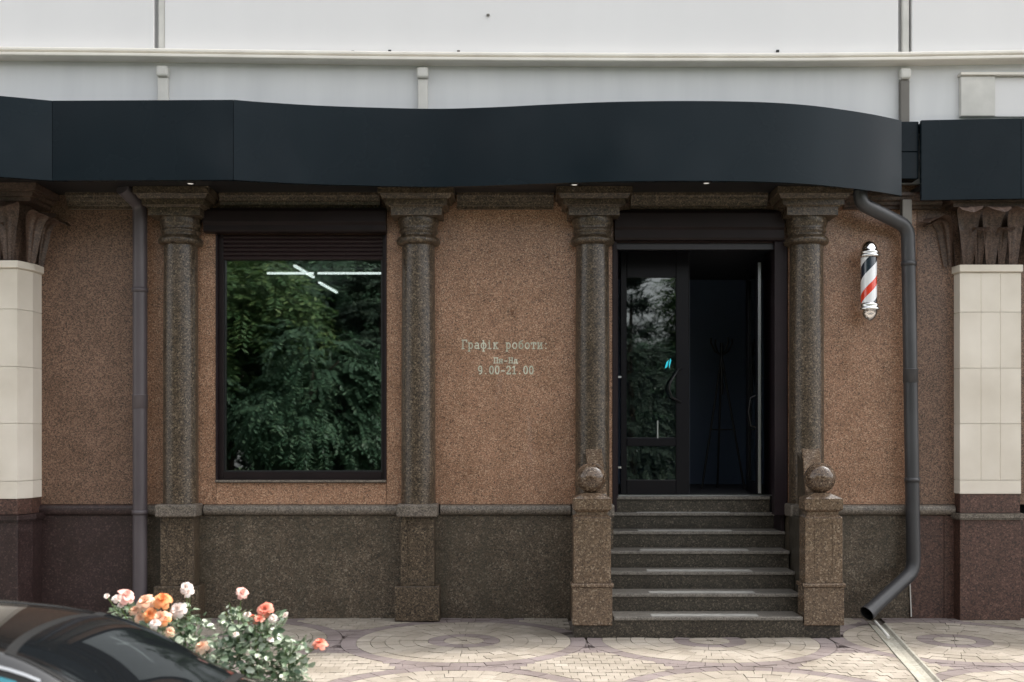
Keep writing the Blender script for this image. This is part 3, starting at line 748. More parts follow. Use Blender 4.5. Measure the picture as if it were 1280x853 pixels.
# cheek walls
for sgn, xa, xb in ((-1, .62, .76), (1, 2.49, 2.60)):
    ya, yb = -.765, -.004
    def zr(y): return 1.06+(y+.80)*(.50/.75)
    SP(MB().profx([(ya, .02), (ya, zr(ya)), (yb, zr(yb)), (yb, .02)][::-1], xa, xb), 'cheek_wall', 'plinth', .004, seg=1)
    lo_ = [(xa+.001, yb), (2.455, yb), (2.365, ya), (xa+.001, ya)] if sgn > 0 else [(xb-.001, ya), (.895, ya), (.895, yb), (xb-.001, yb)]
    SP(MB().prism(lo_, .02, .93), 'inner_lining', 'step', .004, seg=1) if sgn > 0 else None
    rp = [(ya, zr(ya)+.002), (ya, zr(ya)+.055), (yb, zr(yb)+.055), (yb, zr(yb)+.002)]
    dx = 0.0
    m2 = MB(); c_ = (xa+xb)/2
    xw0, xw1 = (ax(730,-.02), ax(750.5,-.02)) if sgn < 0 else (ax(1001,-.02), ax(1023,-.02))
    xw2, xw3 = (.64, .78) if sgn < 0 else (2.40, 2.56)
    m2.add([(xw2, rp[0][0], rp[0][1]), (xw3, rp[0][0], rp[0][1]), (xw3, rp[1][0], rp[1][1]), (xw2, rp[1][0], rp[1][1]),
            (xw0, rp[3][0], rp[3][1]), (xw1, rp[3][0], rp[3][1]), (xw1, rp[2][0], rp[2][1]), (xw0, rp[2][0], rp[2][1])],
           [(0,3,2,1) , (4,5,6,7), (3,7,6,2), (0,1,5,4), (1,2,6,5), (0,4,7,3)])
    o = SP(m2, 'coping_rail', 'newel', .012)
# newel posts
def newel(X, label):
    t = empty('newel_post', (X, -.79, 0)); tag(t, label, 'newel post', 'granite newel posts flanking the steps')
    MB().box(-.145, .135, -.145, .03, .0, .098).build('plinth', M['step'], t, .004, 1)
    MB().box(-.160, .160, -.165, .03, .100, .405).build('base_block', M['newel'], t, .004)
    MB().box(-.172, .172, -.178, .04, .406, .438).build('base_cap', M['newel'], t, .008)
    b = MB().box(-.150, .150, -.155, .02, .439, .965)
    p = lambda h, f: [(-h, .02+.1*(h-.15)), (-h, -f), (h, -f), (h, .02+.1*(h-.15))]
    b.prism(p(.150,.155), .9651, .985, p(.125,.13)); b.prism(p(.125,.13), .985, 1.005)
    b.build('body', M['newel'], t, .004)
    w, q, za, zc = .075, .006, .50, .935
    f = MB().box(-w, w, -.161, -.154, zc-q, zc).box(-w, w, -.161, -.154, za, za+q).box(-w, -w+q, -.159, -.154, za+q, zc-q).box(w-q, w, -.159, -.154, za+q, zc-q)
    f.build('panel_bead', M['newel'], t)
    c = MB().prism(p(.125,.13), 1.006, 1.03, p(.155,.16)); c.prism(p(.155,.16), 1.03, 1.115); c.prism(p(.155,.16), 1.1151, 1.16, [(-.06,.0),(-.06,-.11),(.06,-.11),(.06,.0)])
    c.build('cap', M['newel'], t, .004)
    prof = [(.124*math.sin(a), 1.158+.120-.124*math.cos(a)) for a in [PI*i/28 for i in range(29)]]
    prof[0] = (.0008, prof[0][1]); prof[-1] = (.0008, prof[-1][1])
    MB().lathe(prof, 48, (0,-.045,0), caps=False).build('ball', M['ball'], t)
    return t
newel(ax(740,-.95)+.003, 'granite newel post with a polished ball at the left foot of the steps')
newel(ax(1029.5,-.95)+.004, 'granite newel post with polished ball right of the steps, near the graphite pipe')

# ================================================================== DOWNPIPES
def arcjoin(a, b, c, r, n=6):
    a, b, c = Vector(a), Vector(b), Vector(c); u = (a-b).normalized()*r; w = (c-b).normalized()*r
    return [(b+u)*(1-t)**2+b*2*t*(1-t)+(b+w)*t*t for t in [i/n for i in range(n+1)]]
Y = -.12
A = at(153,235,-.32); B = at(175,256,Y); Cc = Vector((B.x, Y, .0))
dp = empty('downpipe', (B.x, Y, 0)); tag(dp, 'straight plum-grey round downpipe left of the window, behind the roses', 'downpipe')
def rel(o, t): o.location = tuple(-c for c in t.location); return o
rel(MB().tube([A]+arcjoin(A, B, Cc, .07)+[Vector((B.x, Y, .02))], .062, 20).build('pipe', M['pipe_l'], dp), dp)
rel(MB().lathe([(.063,1.86),(.066,1.862),(.066,1.975),(.069,1.98),(.063,1.984)], 20, (B.x, Y, 0), caps=False).build('sleeve_joint', M['pipe_l'], dp), dp)
for z in (2.9, .95):
    rel(MB().lathe([(.063,z-.02),(.069,z-.02),(.069,z+.02),(.063,z+.02)], 20, (B.x, Y, 0), caps=False).box(B.x-.012, B.x+.012, Y+.06, -.001, z-.012, z+.012).build('pipe_bracket', M['pipe_l'], dp), dp)
A0 = at(1073,228,-.30); A = at(1077,255,-.30); B = at(1135,284,Y); D = at(1142,714,Y); E = at(1084,767,-.42)
dp = empty('downpipe', (D.x, Y, 0)); tag(dp, 'graphite round downpipe beside the barber pole, bent out over the gutter', 'downpipe')
r_ = .060
o = rel(MB().tube([A0]+arcjoin(A0, A, B, .05)+arcjoin(A, B, D, .10)+arcjoin(B, D, E, .10)+[E], r_, 24, caps=False).build('pipe', M['pipe_r'], dp), dp)
dirv = (E-D).normalized()
rel(MB().tube([E-dirv*.05, E+dirv*.004], r_+.006, 24, caps=False).build('outlet_collar', M['pipe_r'], dp), dp)
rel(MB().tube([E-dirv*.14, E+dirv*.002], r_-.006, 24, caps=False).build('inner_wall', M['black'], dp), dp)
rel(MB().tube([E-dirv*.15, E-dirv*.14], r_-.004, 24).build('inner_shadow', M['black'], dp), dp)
for py in (470,):
    z = az(py, Y); x = B.x+(D.x-B.x)*(B.z-z)/(B.z-D.z)
    rel(MB().lathe([(r_+.001,z-.06),(r_+.004,z-.058),(r_+.004,z+.055),(r_+.007,z+.06),(r_+.001,z+.064)], 24, (x, Y, 0), caps=False).build('sleeve_joint', M['pipe_r'], dp), dp)
for py in (330, 600):
    z = az(py, Y); x = B.x+(D.x-B.x)*(B.z-z)/(B.z-D.z)
    rel(MB().lathe([(r_+.001,z-.02),(r_+.006,z-.02),(r_+.006,z+.02),(r_+.001,z+.02)], 24, (x, Y, 0), caps=False).box(x-.012, x+.012, Y+.055, -.001, z-.012, z+.012).build('pipe_bracket', M['pipe_r'], dp), dp)
cb = MB().tube([at(1137,708,-.01), at(1137.5,735,-.012), at(1139,771,-.02)], .006, 6).build('cable', M['duct'])
tag(cb, 'thin white cable running down the plinth behind the bend of the graphite pipe', 'cable')

# ================================================================== BARBER POLE
BY = -.16; bxp = ax(1086, BY)
bp = empty('barber_pole', (bxp, BY, az(380, BY))); tag(bp, 'wall-mounted barber pole striped red, white and navy with chrome caps', 'barber pole')
H = az(322, BY)-az(380, BY); R = .069
n = 60; nz = 40; PH = .43
vs = []; 
for j in range(nz+1):
    for i in range(n): a = 2*PI*i/n; vs.append((R*math.cos(a), R*math.sin(a), H*j/nz))
# helical sheets: z offset follows the angle so stripe edges are clean
cyl = MB(); bands = [(0,.27,2),(.27,.52,0),(.52,.71,1),(.71,1.0,0)]   # white, navy, white, red, white
za_ = H*0
def hz(a, u): return (u+(a/(2*PI)))*PH
import itertools
for turn in range(-3, 4):
    for u0, u1, mi in bands:
        for i in range(n):
            a0, a1 = 2*PI*i/n-PI/2, 2*PI*(i+1)/n-PI/2
            f0, f1 = i/n, (i+1)/n
            q = [(a0, (turn+u0+f0)*PH), (a1, (turn+u0+f1)*PH), (a1, (turn+u1+f1)*PH), (a0, (turn+u1+f0)*PH)]
            q = [(a, min(max(z-.124, 0), H)) for a, z in q]
            if max(z for a, z in q)-min(z for a, z in q) < 1e-5: continue
            if abs(q[0][1]-q[3][1]) < 1e-6 and abs(q[1][1]-q[2][1]) < 1e-6: continue
            cyl.add([(R*math.cos(a), R*math.sin(a), z) for a, z in q], [(0,1,2,3)], mi, True)
cyl.build('striped_cylinder', [M['enamel_white'], M['enamel_red'], M['enamel_navy']], bp)
rt = [(.074,-.004),(.092,.0),(.096,.012),(.092,.022),(.080,.026),(.088,.034),(.090,.045),(.078,.052),(.074,.075),(.062,.105),(.044,.128),(.022,.142),(.0008,.147)]
MB().lathe([(r, H+z) for r, z in rt], 32, caps=False).build('top_cap', M['chrome'], bp)
rb = [(.074,.004),(.086,-.004),(.088,-.016),(.080,-.024),(.094,-.034),(.097,-.044),(.092,-.054),(.078,-.060),(.072,-.085),(.058,-.112),(.036,-.136),(.016,-.146),(.0008,-.148)]
MB().lathe([(r*.98, z*1.08) for r, z in rb][::-1], 32, caps=False).build('bottom_cap', M['chrome'], bp)
MB().box(-.03, .03, .06, .158, H*.1, H*.9).box(-.022,.022,.06,.158, H+.02, H+.05).box(-.022,.022,.06,.158,-.05,-.02).build('wall_bracket', M['chrome'], bp, .004)

# ================================================================== LETTERING (typewriter strokes)
def arc(cx, cy, rx, ry, a0, a1, n=10): return [(cx+rx*math.cos(math.radians(a0+(a1-a0)*i/n)), cy+ry*math.sin(math.radians(a0+(a1-a0)*i/n))) for i in range(n+1)]
def sf(x, y, w=.13): return [(x-w, y), (x+w, y)]
X_ = .68                                                            # x-height
GL = {
 'Г': [[(.22,0),(.22,1)],[(.05,1),(.8,1),(.8,.78)],sf(.22,0,.17)],
 'р': [[(.2,-.3),(.2,X_)],arc(.46,.34,.27,.34,0,360,14),sf(.2,-.3),[(.06,X_),(.2,X_)]],
 'а': [[(.68,0),(.68,.45)]+arc(.42,.45,.26,.23,0,140,6),arc(.4,.2,.28,.19,0,360,12),[(.68,0),(.8,0)]],
 'ф': [[(.5,-.3),(.5,.95)],arc(.5,.34,.38,.34,0,360,16),sf(.5,-.3),sf(.45,.95,.08)],
 'і': [[(.42,0),(.42,X_),(.25,X_)],sf(.42,0,.24),[(.38,.9),(.46,.9)]],
 'к': [[(.2,0),(.2,X_)],[(.2,.34),(.62,X_)],[(.34,.42),(.68,0)],sf(.2,0),sf(.2,X_),sf(.68,0,.1),sf(.64,X_,.1)],
 'о': [arc(.45,.34,.32,.34,0,360,16)],
 'б': [arc(.45,.32,.31,.32,0,360,16),[(.14,.34)]+[(.16,.62),(.3,.82),(.72,.95)]],
 'т': [[(.45,0),(.45,X_)],[(.1,.5),(.1,X_),(.8,X_),(.8,.5)],sf(.45,0,.17)],
 'и': [[(.2,X_),(.2,0)],[(.2,.02),(.7,X_-.02)],[(.7,X_),(.7,0)],sf(.2,X_,.12),sf(.2,0,.12),sf(.7,X_,.12),sf(.7,0,.12)],
 ':': [[(.36,.04),(.44,.04)],[(.36,.58),(.44,.58)]],
 'П': [[(.2,0),(.2,1)],[(.75,0),(.75,1)],[(.06,1),(.89,1)],sf(.2,0,.14),sf(.75,0,.14)],
 'н': [[(.2,0),(.2,X_)],[(.7,0),(.7,X_)],[(.2,.35),(.7,.35)],sf(.2,0,.12),sf(.2,X_,.12),sf(.7,0,.12),sf(.7,X_,.12)],
 '-': [[(.2,.38),(.7,.38)]],
 'Н': [[(.2,0),(.2,1)],[(.75,0),(.75,1)],[(.2,.5),(.75,.5)],sf(.2,0,.14),sf(.75,0,.14),sf(.2,1,.14),sf(.75,1,.14)],
 'д': [[(.12,-.16),(.12,0),(.82,0),(.82,-.16)],[(.66,0),(.66,X_),(.3,X_),(.26,.2),(.2,0)]],
 '9': [arc(.45,.68,.28,.32,0,360,14),[(.73,.66)]+arc(.40,.40,.34,.40,10,-100,8)],
 '0': [arc(.45,.5,.31,.5,0,360,18)],
 '2': [arc(.44,.72,.3,.28,170,-30,8)+[(.14,.02)],[(.14,0),(.78,0),(.78,.14)]],
 '1': [[(.46,0),(.46,1),(.2,.84)],sf(.46,0,.26)],
 '.': [[(.38,.03),(.46,.03)]],
}
def text_line(s, px0, pxend, pybase, pytop, parent, wt):
    h = az(pytop)-az(pybase); W_ = ax(pxend)-ax(px0); adv = W_/len(s)
    line = None
    x = ax(px0); z = az(pybase)
    line = empty('text_line'); line.parent = parent
    line.location = (x-parent.location.x, 0, z-parent.location.z)
    for i, chh in enumerate(s):
        if chh == ' ': continue
        g = MB()
        for sk in GL[chh]:
            for (p, q) in zip(sk[:-1], sk[1:]):
                p = Vector((p[0]*adv, p[1]*h)); q = Vector((q[0]*adv, q[1]*h))
                d = q-p
                if d.length < 1e-6: continue
                d.normalize(); n_ = Vector((-d.y, d.x))*wt/2; e = d*wt*.35
                c = [p-e-n_, q+e-n_, q+e+n_, p-e+n_]
                yy = -.0025-.0001*random.random()
                g.add([(a.x, yy, a.y) for a in c], [(0,1,2,3)])
        o = g.build('letter', M['letter'], line); o.location = (i*adv, 0, 0)
wl = empty('wall_lettering', (ax(631), -.0005, az(447))); tag(wl, 'pale typewriter lettering of the opening hours on the salmon granite panel', 'lettering')
text_line('Графік роботи:', 577, 687, 436, 425.5, wl, .0095)
text_line('Пн-Нд', 617, 648, 454, 447.5, wl, .0085)
text_line('9.00-21.00', 597, 668, 467.5, 458, wl, .0105)

# ================================================================== INSIDE: lamps and coat stand
def lamp(a, b, label):
    a, b = Vector(a), Vector(b); c = (a+b)/2
    t = empty('tube_light', c); tag(t, label, 'tube light', 'ceiling tube lights inside the shop')
    d = (b-a); L = d.length; ang = math.atan2(d.y, d.x)
    M4 = Matrix.Rotation(ang, 4, 'Z')
    MB().obox(M4 @ Matrix.Translation((0,0,.0)), L/2, .013, .010).build('tube', M['lamp'], t)
    MB().obox(M4 @ Matrix.Translation((0,0,.021)), L/2+.01, .022, .008).build('housing', M['duct'], t)
LZ = 3.425
def lat(px, py): d = FPX*(LZ-EYE)/(HOR-py); return ((px-640)*d/FPX, d-9.6, LZ)
lamp(lat(334,342), lat(392,342), 'left half of the white tube light running across the shop ceiling')
lamp(lat(397,342), lat(477,342), 'right half of the white tube light running across the shop ceiling')
lamp(lat(368,332.5), lat(392,347), 'nearer of the two slanting tube lights on the shop ceiling')
lamp(lat(399,353.5), lat(421,366), 'farther of the two slanting tube lights on the shop ceiling')
cs = empty('coat_stand', (ax(902,1.9), 1.9, dz0)); tag(cs, 'black coat stand with splayed legs just inside the open doorway', 'coat stand')
cx_, cy_ = cs.location.x, cs.location.y
top = Vector((0,0,1.42))
for a in (200, 340, 90):
    f = Vector((.24*math.cos(math.radians(a)), .24*math.sin(math.radians(a)), 0))
    MB().tube([f, f*.25+Vector((0,0,1.05)), top], [.012,.012,.012], 8).build('leg', M['black'], cs)
MB().tube([(0,0,1.0), (0,0,1.55)], .017, 10).build('pole', M['black'], cs)
for a in (20, 110, 200, 290):
    d = Vector((math.cos(math.radians(a)), math.sin(math.radians(a)), 0))
    MB().tube([d*.01+Vector((0,0,1.42)), d*.08+Vector((0,0,1.46)), d*.13+Vector((0,0,1.55)), d*.125+Vector((0,0,1.60))], .009, 6).build('hook', M['black'], cs)
MB().lathe([(.10,.62),(.112,.62),(.112,.635),(.10,.635),(.10,.62)], 24, caps=False).build('ring', M['black'], cs)

# ================================================================== CAR
def crv(xs, ys, x): return float(np.interp(x, xs, ys))
CXR, CYC = -.56, -5.06                                              # rear bumper X, centre line Y
def smoothcurve(pts):
    xs = np.array([p[0] for p in pts]); ys = np.array([p[1] for p in pts])
    m = np.gradient(ys, xs)
    def f(x):
        x = min(max(x, xs[0]), xs[-1]); i = min(max(np.searchsorted(xs, x)-1, 0), len(xs)-2)
        h = xs[i+1]-xs[i]; t = (x-xs[i])/h
        return float((2*t**3-3*t**2+1)*ys[i]+(t**3-2*t**2+t)*h*m[i]+(-2*t**3+3*t**2)*ys[i+1]+(t**3-t**2)*h*m[i+1])
    return f
zt = smoothcurve([(0,.62),(.05,.80),(.14,.93),(.4,.985),(.62,1.01),(.76,1.075),(.92,1.17),(1.08,1.26),(1.26,1.335),(1.45,1.38),(1.75,1.412),(2.1,1.42),(2.45,1.39),(2.75,1.29),(3.05,1.13),(3.28,1.0),(3.6,.95),(4.0,.90),(4.3,.80),(4.45,.66),(4.5,.52)])
zsh = smoothcurve([(0,.56),(.1,.80),(.3,.90),(.7,.935),(1.5,.94),(2.5,.92),(3.2,.90),(3.8,.84),(4.25,.72),(4.5,.46)])
wbf = smoothcurve([(0,.68),(.1,.77),(.5,.82),(1.2,.835),(3.2,.835),(3.9,.81),(4.3,.74),(4.5,.60)])
wrf = smoothcurve([(0,.62),(.5,.70),(.75,.60),(1.2,.53),(1.7,.51),(2.3,.52),(2.8,.62),(3.2,.70),(3.8,.70),(4.3,.62),(4.5,.5)])
def section(x):
    T, Z, wb, wr = zt(x), zsh(x), wbf(x), wrf(x)
    Z = min(Z, T-.03); up = max(T-Z, .03); e = min(.055, up*.3)
    return [(0,T),(.45*wr,T-.006),(.80*wr,T-.022*min(1,up/.3)-.002),(wr,T-e),(wb-.055,Z+.004),(wb-.012,Z-.035),(wb,Z-.16),(wb-.005,.40),(wb-.05,.20)]
def SPt(x, s):
    sg = 1 if s >= 0 else -1; s = abs(s); P_ = section(x); u = s*8; i = min(int(u), 7); f = u-i
    p0, p1, p2, p3 = [np.array(P_[k]) for k in (max(i-1,0), i, i+1, min(i+2,8))]
    if i == 0: p0 = np.array((-P_[1][0], P_[1][1]))
    if i == 3: pass
    q = .5*((2*p1)+(-p0+p2)*f+(2*p0-5*p1+4*p2-p3)*f*f+(-p0+3*p1-3*p2+p3)*f**3)
    return Vector((x, sg*q[0], q[1]))
def CW(v): return Vector((-v.x, -v.y, v.z))                         # car local (x from the rear) -> facing -X
car = empty('parked_car', (CXR-2.2, CYC, SZ)); tag(car, 'glossy black saloon car parked in front of the roses, roof and rear window showing', 'car')
OFF = Vector((2.2, 0, 0))
def patch(mb, fx, fs, nu, nv, off=0.0, mi=0):
    vs = []
    for j in range(nv+1):
        for i in range(nu+1):
            u, v = i/nu, j/nv; x = fx(u, v); s = fs(u, v); p = SPt(x, s)
            if off:
                e = 1e-3; n_ = (SPt(x+e, s)-SPt(x-e, s)).cross(SPt(x, s+e)-SPt(x, s-e)).normalized()
                c = Vector((x, 0, .6))
                if n_.dot(p-c) < 0: n_ = -n_
                p = p+n_*off
            vs.append(CW(p)+OFF)
    n = nu+1; mb.add(vs, [(j*n+i, j*n+i+1, (j+1)*n+i+1, (j+1)*n+i) for j in range(nv) for i in range(nu)], mi, True)
M['car_paint'] = mat('black_car_paint', (.006,.0055,.0055), .5, coat=1, spec=.05); M['car_paint'].node_tree.nodes['Principled BSDF'].inputs['Coat Roughness'].default_value = .03; M['car_paint'].node_tree.nodes['Principled BSDF'].inputs['Coat IOR'].default_value = 1.9
M['car_glass'] = mat('tinted_car_glass', (.006,.007,.008), .03, spec=.5)
M['car_side_glass'] = mat('teal_side_glass', (.01,.13,.17), .04, coat=1.0, spec=.6)
M['rubber'] = mat('rubber', (.010,.010,.010), .6, spec=.2)
M['tail'] = mat('red_tail_lamp', (.35,.01,.01), .15, coat=1)
M['head'] = mat('headlamp', (.6,.62,.65), .1, coat=1)
body = MB()
lx = lambda u, v: 4.5*u
vs = []; NX, NS = 150, 88
patch(body, lambda u, v: 4.5*(.5-.5*math.cos(PI*u)) if False else 4.5*u, lambda u, v: -1+2*v, NX, NS)
ends = []
for x in (0.0, 4.5):
    e = [CW(SPt(x, -1+2*j/NS))+OFF for j in range(NS+1)]
    body.add(e, [tuple(range(NS+1)) if x > 0 else tuple(range(NS, -1, -1))], 0, False)
body.add([CW(Vector((x, y, .2)))+OFF for x, y in ((0,-.66),(4.5,-.57),(4.5,.57),(0,.66))], [(0,1,2,3)], 0)
body.build('body', M['car_paint'], car)
# rear window: black surround + glass
def rw(mb, x0, x1, s0, s1, off, dome=.0): patch(mb, lambda u, v: x0+(x1-x0)*v+dome*(2*u-1)**2*(1 if v > .5 else 0)*(v-.5)*2, lambda u, v: (2*u-1)*(s0+(s1-s0)*v), 40, 24, off)
m = MB(); rw(m, .70, 1.40, .385, .335, .003, -.05); rg = m.build('window_surround', M['rubber'], car)
m = MB(); rw(m, .735, 1.36, .37, .32, .0055, -.05); m.build('rear_window', M['car_glass'], car)
m = MB(); rw(m, 3.22, 2.52, .385, .33, .003, .05); m.build('window_surround', M['rubber'], car)
m = MB(); rw(m, 3.19, 2.56, .37, .32, .0055, .05); m.build('windscreen', M['car_glass'], car)
for sg in (-1, 1):
    def sw(mb, xa, xb, xc, xd, s0, s1, off): patch(mb, lambda u, v: (xa+(xb-xa)*u)*(1-v)+(xc+(xd-xc)*u)*v, lambda u, v: sg*(s0+(s1-s0)*v), 24, 10, off)
    m = MB(); sw(m, 1.20, 2.62, .82, 3.13, .383, .487, .003); m.build('window_surround', M['rubber'], car)
    m = MB(); sw(m, 1.27, 1.92, .93, 1.92, .392, .477, .0055); m.build('side_window', M['car_side_glass'], car)
    m = MB(); sw(m, 1.98, 2.55, 1.98, 3.02, .40, .477, .0055); m.build('side_window', M['car_side_glass'], car)
    m = MB(); sw(m, .80, 3.17, .78, 3.2, .489, .500, .0075); m.build('chrome_trim', M['chrome'], car)
    m = MB(); sw(m, 1.19, 2.64, 1.185, 2.65, .3765, .3815, .0055); m.build('roof_trim', M['alu'], car)
    for hx in (1.25, 2.15):
        p = CW(SPt(hx, sg*.62))+OFF; MB().obox(Matrix.Translation(p+Vector((0, -sg*.012, 0))), .09, .014, .013).build('door_handle', M['chrome'], car, .005)
    p = CW(SPt(2.95, sg*.52))+OFF+Vector((0, -sg*.10, .05))
    MB().obox(Matrix.Translation(p), .05, .09, .06).build('door_mirror', M['car_paint'], car, .03, 3)
    for wx in (.86, 3.58):
        cc = CW(Vector((wx, sg*.75, .32)))+OFF
        RX = Matrix.Translation(cc) @ Matrix.Rotation(PI/2, 4, 'X')
        def lat_(prof, name, mm, par):
            mb2 = MB().lathe(prof, 36, caps=False); mb2.v = [tuple(RX @ Vector(v)) for v in mb2.v]; return mb2.build(name, M[mm], par)
        arch = lat_([(.0008,-.091),(.365,-.091),(.37,.0),(.365,.091),(.0008,.091)], 'wheel_arch', 'rubber', car)
        ty = lat_([(.21,-.105),(.30,-.108),(.32,-.09),(.32,.09),(.30,.108),(.21,.105)], 'wheel', 'rubber', car)
        rim = MB()
        rim.lathe([(.21,-.10),(.20,-.07),(.19,0),(.20,.07),(.21,.10)], 32, caps=False)
        for k in range(10):
            a = 2*PI*k/10
            rim.obox(Matrix.Rotation(a, 4, 'Z') @ Matrix.Translation((.11,0,0)), .10, .014, .098)
        rim.lathe([(.0008,-.103),(.035,-.103),(.035,.103),(.0008,.103)], 16, caps=False)
        rim.v = [tuple(RX @ Vector(v)) for v in rim.v]; rim.build('rim', M['alu'], ty)
    m = MB(); patch(m, lambda u, v: .02+.26*u, lambda u, v: sg*(.52+.12*v), 10, 6, .006); m.build('tail_light', M['tail'], car)
    m = MB(); patch(m, lambda u, v: 4.46-.35*u, lambda u, v: sg*(.50+.12*v), 10, 6, .006); m.build('headlight', M['head'], car)

# ================================================================== ROSES
def rose_mesh(r, openness):
    mb = MB(); rr = random.Random(int(r*1e5)+int(openness*100))
    for ring, (k, tilt, s) in enumerate([(4,.16,.55),(5,.50,.85),(6,.95,1.05),(6,1.3,1.15)]):
        if ring == 3 and openness < .6: continue
        for i in range(k):
            a = 2*PI*(i+rr.uniform(-.12,.12))/k+ring*.7; tl = tilt*(.55+.6*openness)+rr.uniform(-.12,.12)
            L = r*s*rr.uniform(.9,1.1); Wd = r*s*1.05; vs = []
            for v in range(5):
                t = v/4; e = tl*(.35+.75*t); rad = L*(.12+.9*t)*math.sin(e)+.05*r; zz = L*(.15+.95*t)*math.cos(e)
                w = Wd*(.35+.85*math.sin(PI*min(.12+t*.68, 1)))*(.82 if t > .9 else 1)
                for u in (-1,-.5,0,.5,1):
                    cup = .22*r*(u*u)*(1-.5*t); ang = a+u*w/(2*max(rad, r*.35))*.9
                    R2 = rad-(0 if abs(u) < .8 else .03*r)+rr.uniform(-.03,.03)*r
                    vs.append((R2*math.cos(ang), R2*math.sin(ang), zz+cup*.4-(.16*r*t**4 if ring > 1 else 0)))
            mb.add(vs, [(v*5+u, v*5+u+1, (v+1)*5+u+1, (v+1)*5+u) for v in range(4) for u in range(4)], 0, True)
    return mb
def foliage(n, fn, size, seed):
    r = np.random.default_rng(seed); mb = MB()
    for i in range(n):
        c = fn(r); d = r.normal(size=3); d[2] *= .5; d /= np.linalg.norm(d); up = r.normal(size=3)*.6+np.array((0,-.2,1)); sd = np.cross(d, up); sd /= np.linalg.norm(sd)+1e-6
        nn = np.cross(sd, d); L = size*r.uniform(.6,1.25); w = L*.33
        p = [c, c+d*L*.3+sd*w+nn*w*.25, c+d*L*.75+sd*w*.75+nn*w*.2, c+d*L, c+d*L*.75-sd*w*.75+nn*w*.2, c+d*L*.3-sd*w+nn*w*.25]
        mb.add(p, [(0,1,2,3),(0,3,4,5)])
    return mb
def bush(px, Y, blooms, lobes, label, nleaf, seed):
    base = Vector((ax(px, Y), Y, -.05)); t = empty('rose_bush', base); tag(t, label, 'rose bush', 'rose bushes in the bed before the pavement')
    rr = random.Random(seed)
    lob = [(at(lx_, ly_, Y+dy)-base, sx/ (FPX/(9.6+Y)), sz/(FPX/(9.6+Y)), wgt) for lx_, ly_, dy, sx, sz, wgt in lobes]
    ww = np.array([l[3] for l in lob], float); ww /= ww.sum()
    def fn(r):
        i = r.choice(len(lob), p=ww); c, sx, sz, _ = lob[i]
        v = r.normal(size=3); v /= np.linalg.norm(v); v *= r.uniform(.25, 1)**.5
        q = np.array((c.x+v[0]*sx, c.y+v[1]*sx*.75, c.z+v[2]*sz))
        q[2] = max(q[2], .02); return q
    foliage(nleaf, fn, .045, seed).build('foliage', M['rose_leaf'], t)['kind'] = 'stuff'
    for k in range(16):
        c = lob[rr.randrange(len(lob))][0]; b = Vector((rr.uniform(-.1,.1), rr.uniform(-.08,.08), 0))
        e = c+Vector((rr.uniform(-.06,.06), rr.uniform(-.06,.06), rr.uniform(-.02,.08)))
        MB().tube([b, (b+e)/2+Vector((rr.uniform(-.04,.04), rr.uniform(-.03,.03), .03)), e], [.006,.004,.0025], 6).build('stem', M['rose_stem'], t)
    for (bx, by, dpx, col, op, dy) in blooms:
        YY = Y+dy; c = at(bx, by, YY)-base; r = dpx/2/(FPX/(9.6+YY))
        o = rose_mesh(r*1.0, op).build('blossom', M['p_'+col], t)
        tl = Vector((rr.uniform(-.5,.5), -rr.uniform(.3,1.0), rr.uniform(.5,1.0))).normalized()
        o.rotation_euler = tl.to_track_quat('Z', 'Y').to_euler(); o.location = c-tl*r*.35
        root = min(lob, key=lambda l: (l[0]-c).length)[0]
        a = root*.8+Vector((0,0,0)); mid = (a+c)/2+Vector((rr.uniform(-.02,.02), 0, -.02))
        MB().tube([a, mid, c-tl*r*.4], [.004,.003,.0025], 6).build('stem', M['rose_stem'], t)
bush(225, -3.72, [(134,746,9,'pale',.3,0),(146,748,11,'pale',.7,.05),(158,744,19,'pink',.9,0),(181,752,22,'peach',1,.03),(203,749,21,'orange',1,0),
     (201,771,21,'peach',1,-.06),(222,762,19,'pale',1,0),(187,768,17,'orange',.9,-.03),(232,734,14,'pale',1,.05),(236,741,12,'pale',.8,.03),(168,763,13,'peach',.7,.04),
     (206,775,15,'orange',.8,-.08),(193,779,13,'pale',.9,-.1),(252,807,16,'peach',1,-.06),(262,815,12,'pale',.8,-.05),(175,772,14,'peach',.9,.02),(151,757,9,'pale',.5,0),(212,790,12,'peach',.8,-.05)],
     [(205,800,0,45,30,2.4),(240,790,.05,34,22,1.3),(250,830,0,40,36,2),(190,840,.05,60,50,3),(165,775,.1,34,22,1.2),(232,770,.08,20,14,.4),(215,870,0,70,50,3)],
     'rose bush with crowded peach and orange blooms behind the black car', 1150, 3)
bush(318, -3.78, [(303,741,14,'pink',.8,0),(331,762,18,'coral',.9,0),(316,773,15,'coral',.9,.02),(357,770,11,'pale',.4,0),(400,803,16,'coral',1,0),(324,773,11,'coral',.7,-.05),
     (309,769,9,'pale',.8,.02),(341,773,11,'pale',.9,-.02),(338,799,8,'pale',.7,-.1),(294,793,8,'pale',.7,-.1)],
     [(318,815,0,48,40,3),(300,790,0,30,24,1.3),(345,815,.05,32,26,1.3),(370,808,0,20,12,.35),(330,850,0,62,40,3),(292,768,.05,15,10,.35),(335,778,.0,22,12,.5),(290,840,-.05,45,38,2),(362,836,.03,28,24,.9)],
     'leafy rose bush with a few coral blooms at the right of the black car', 1250, 5)

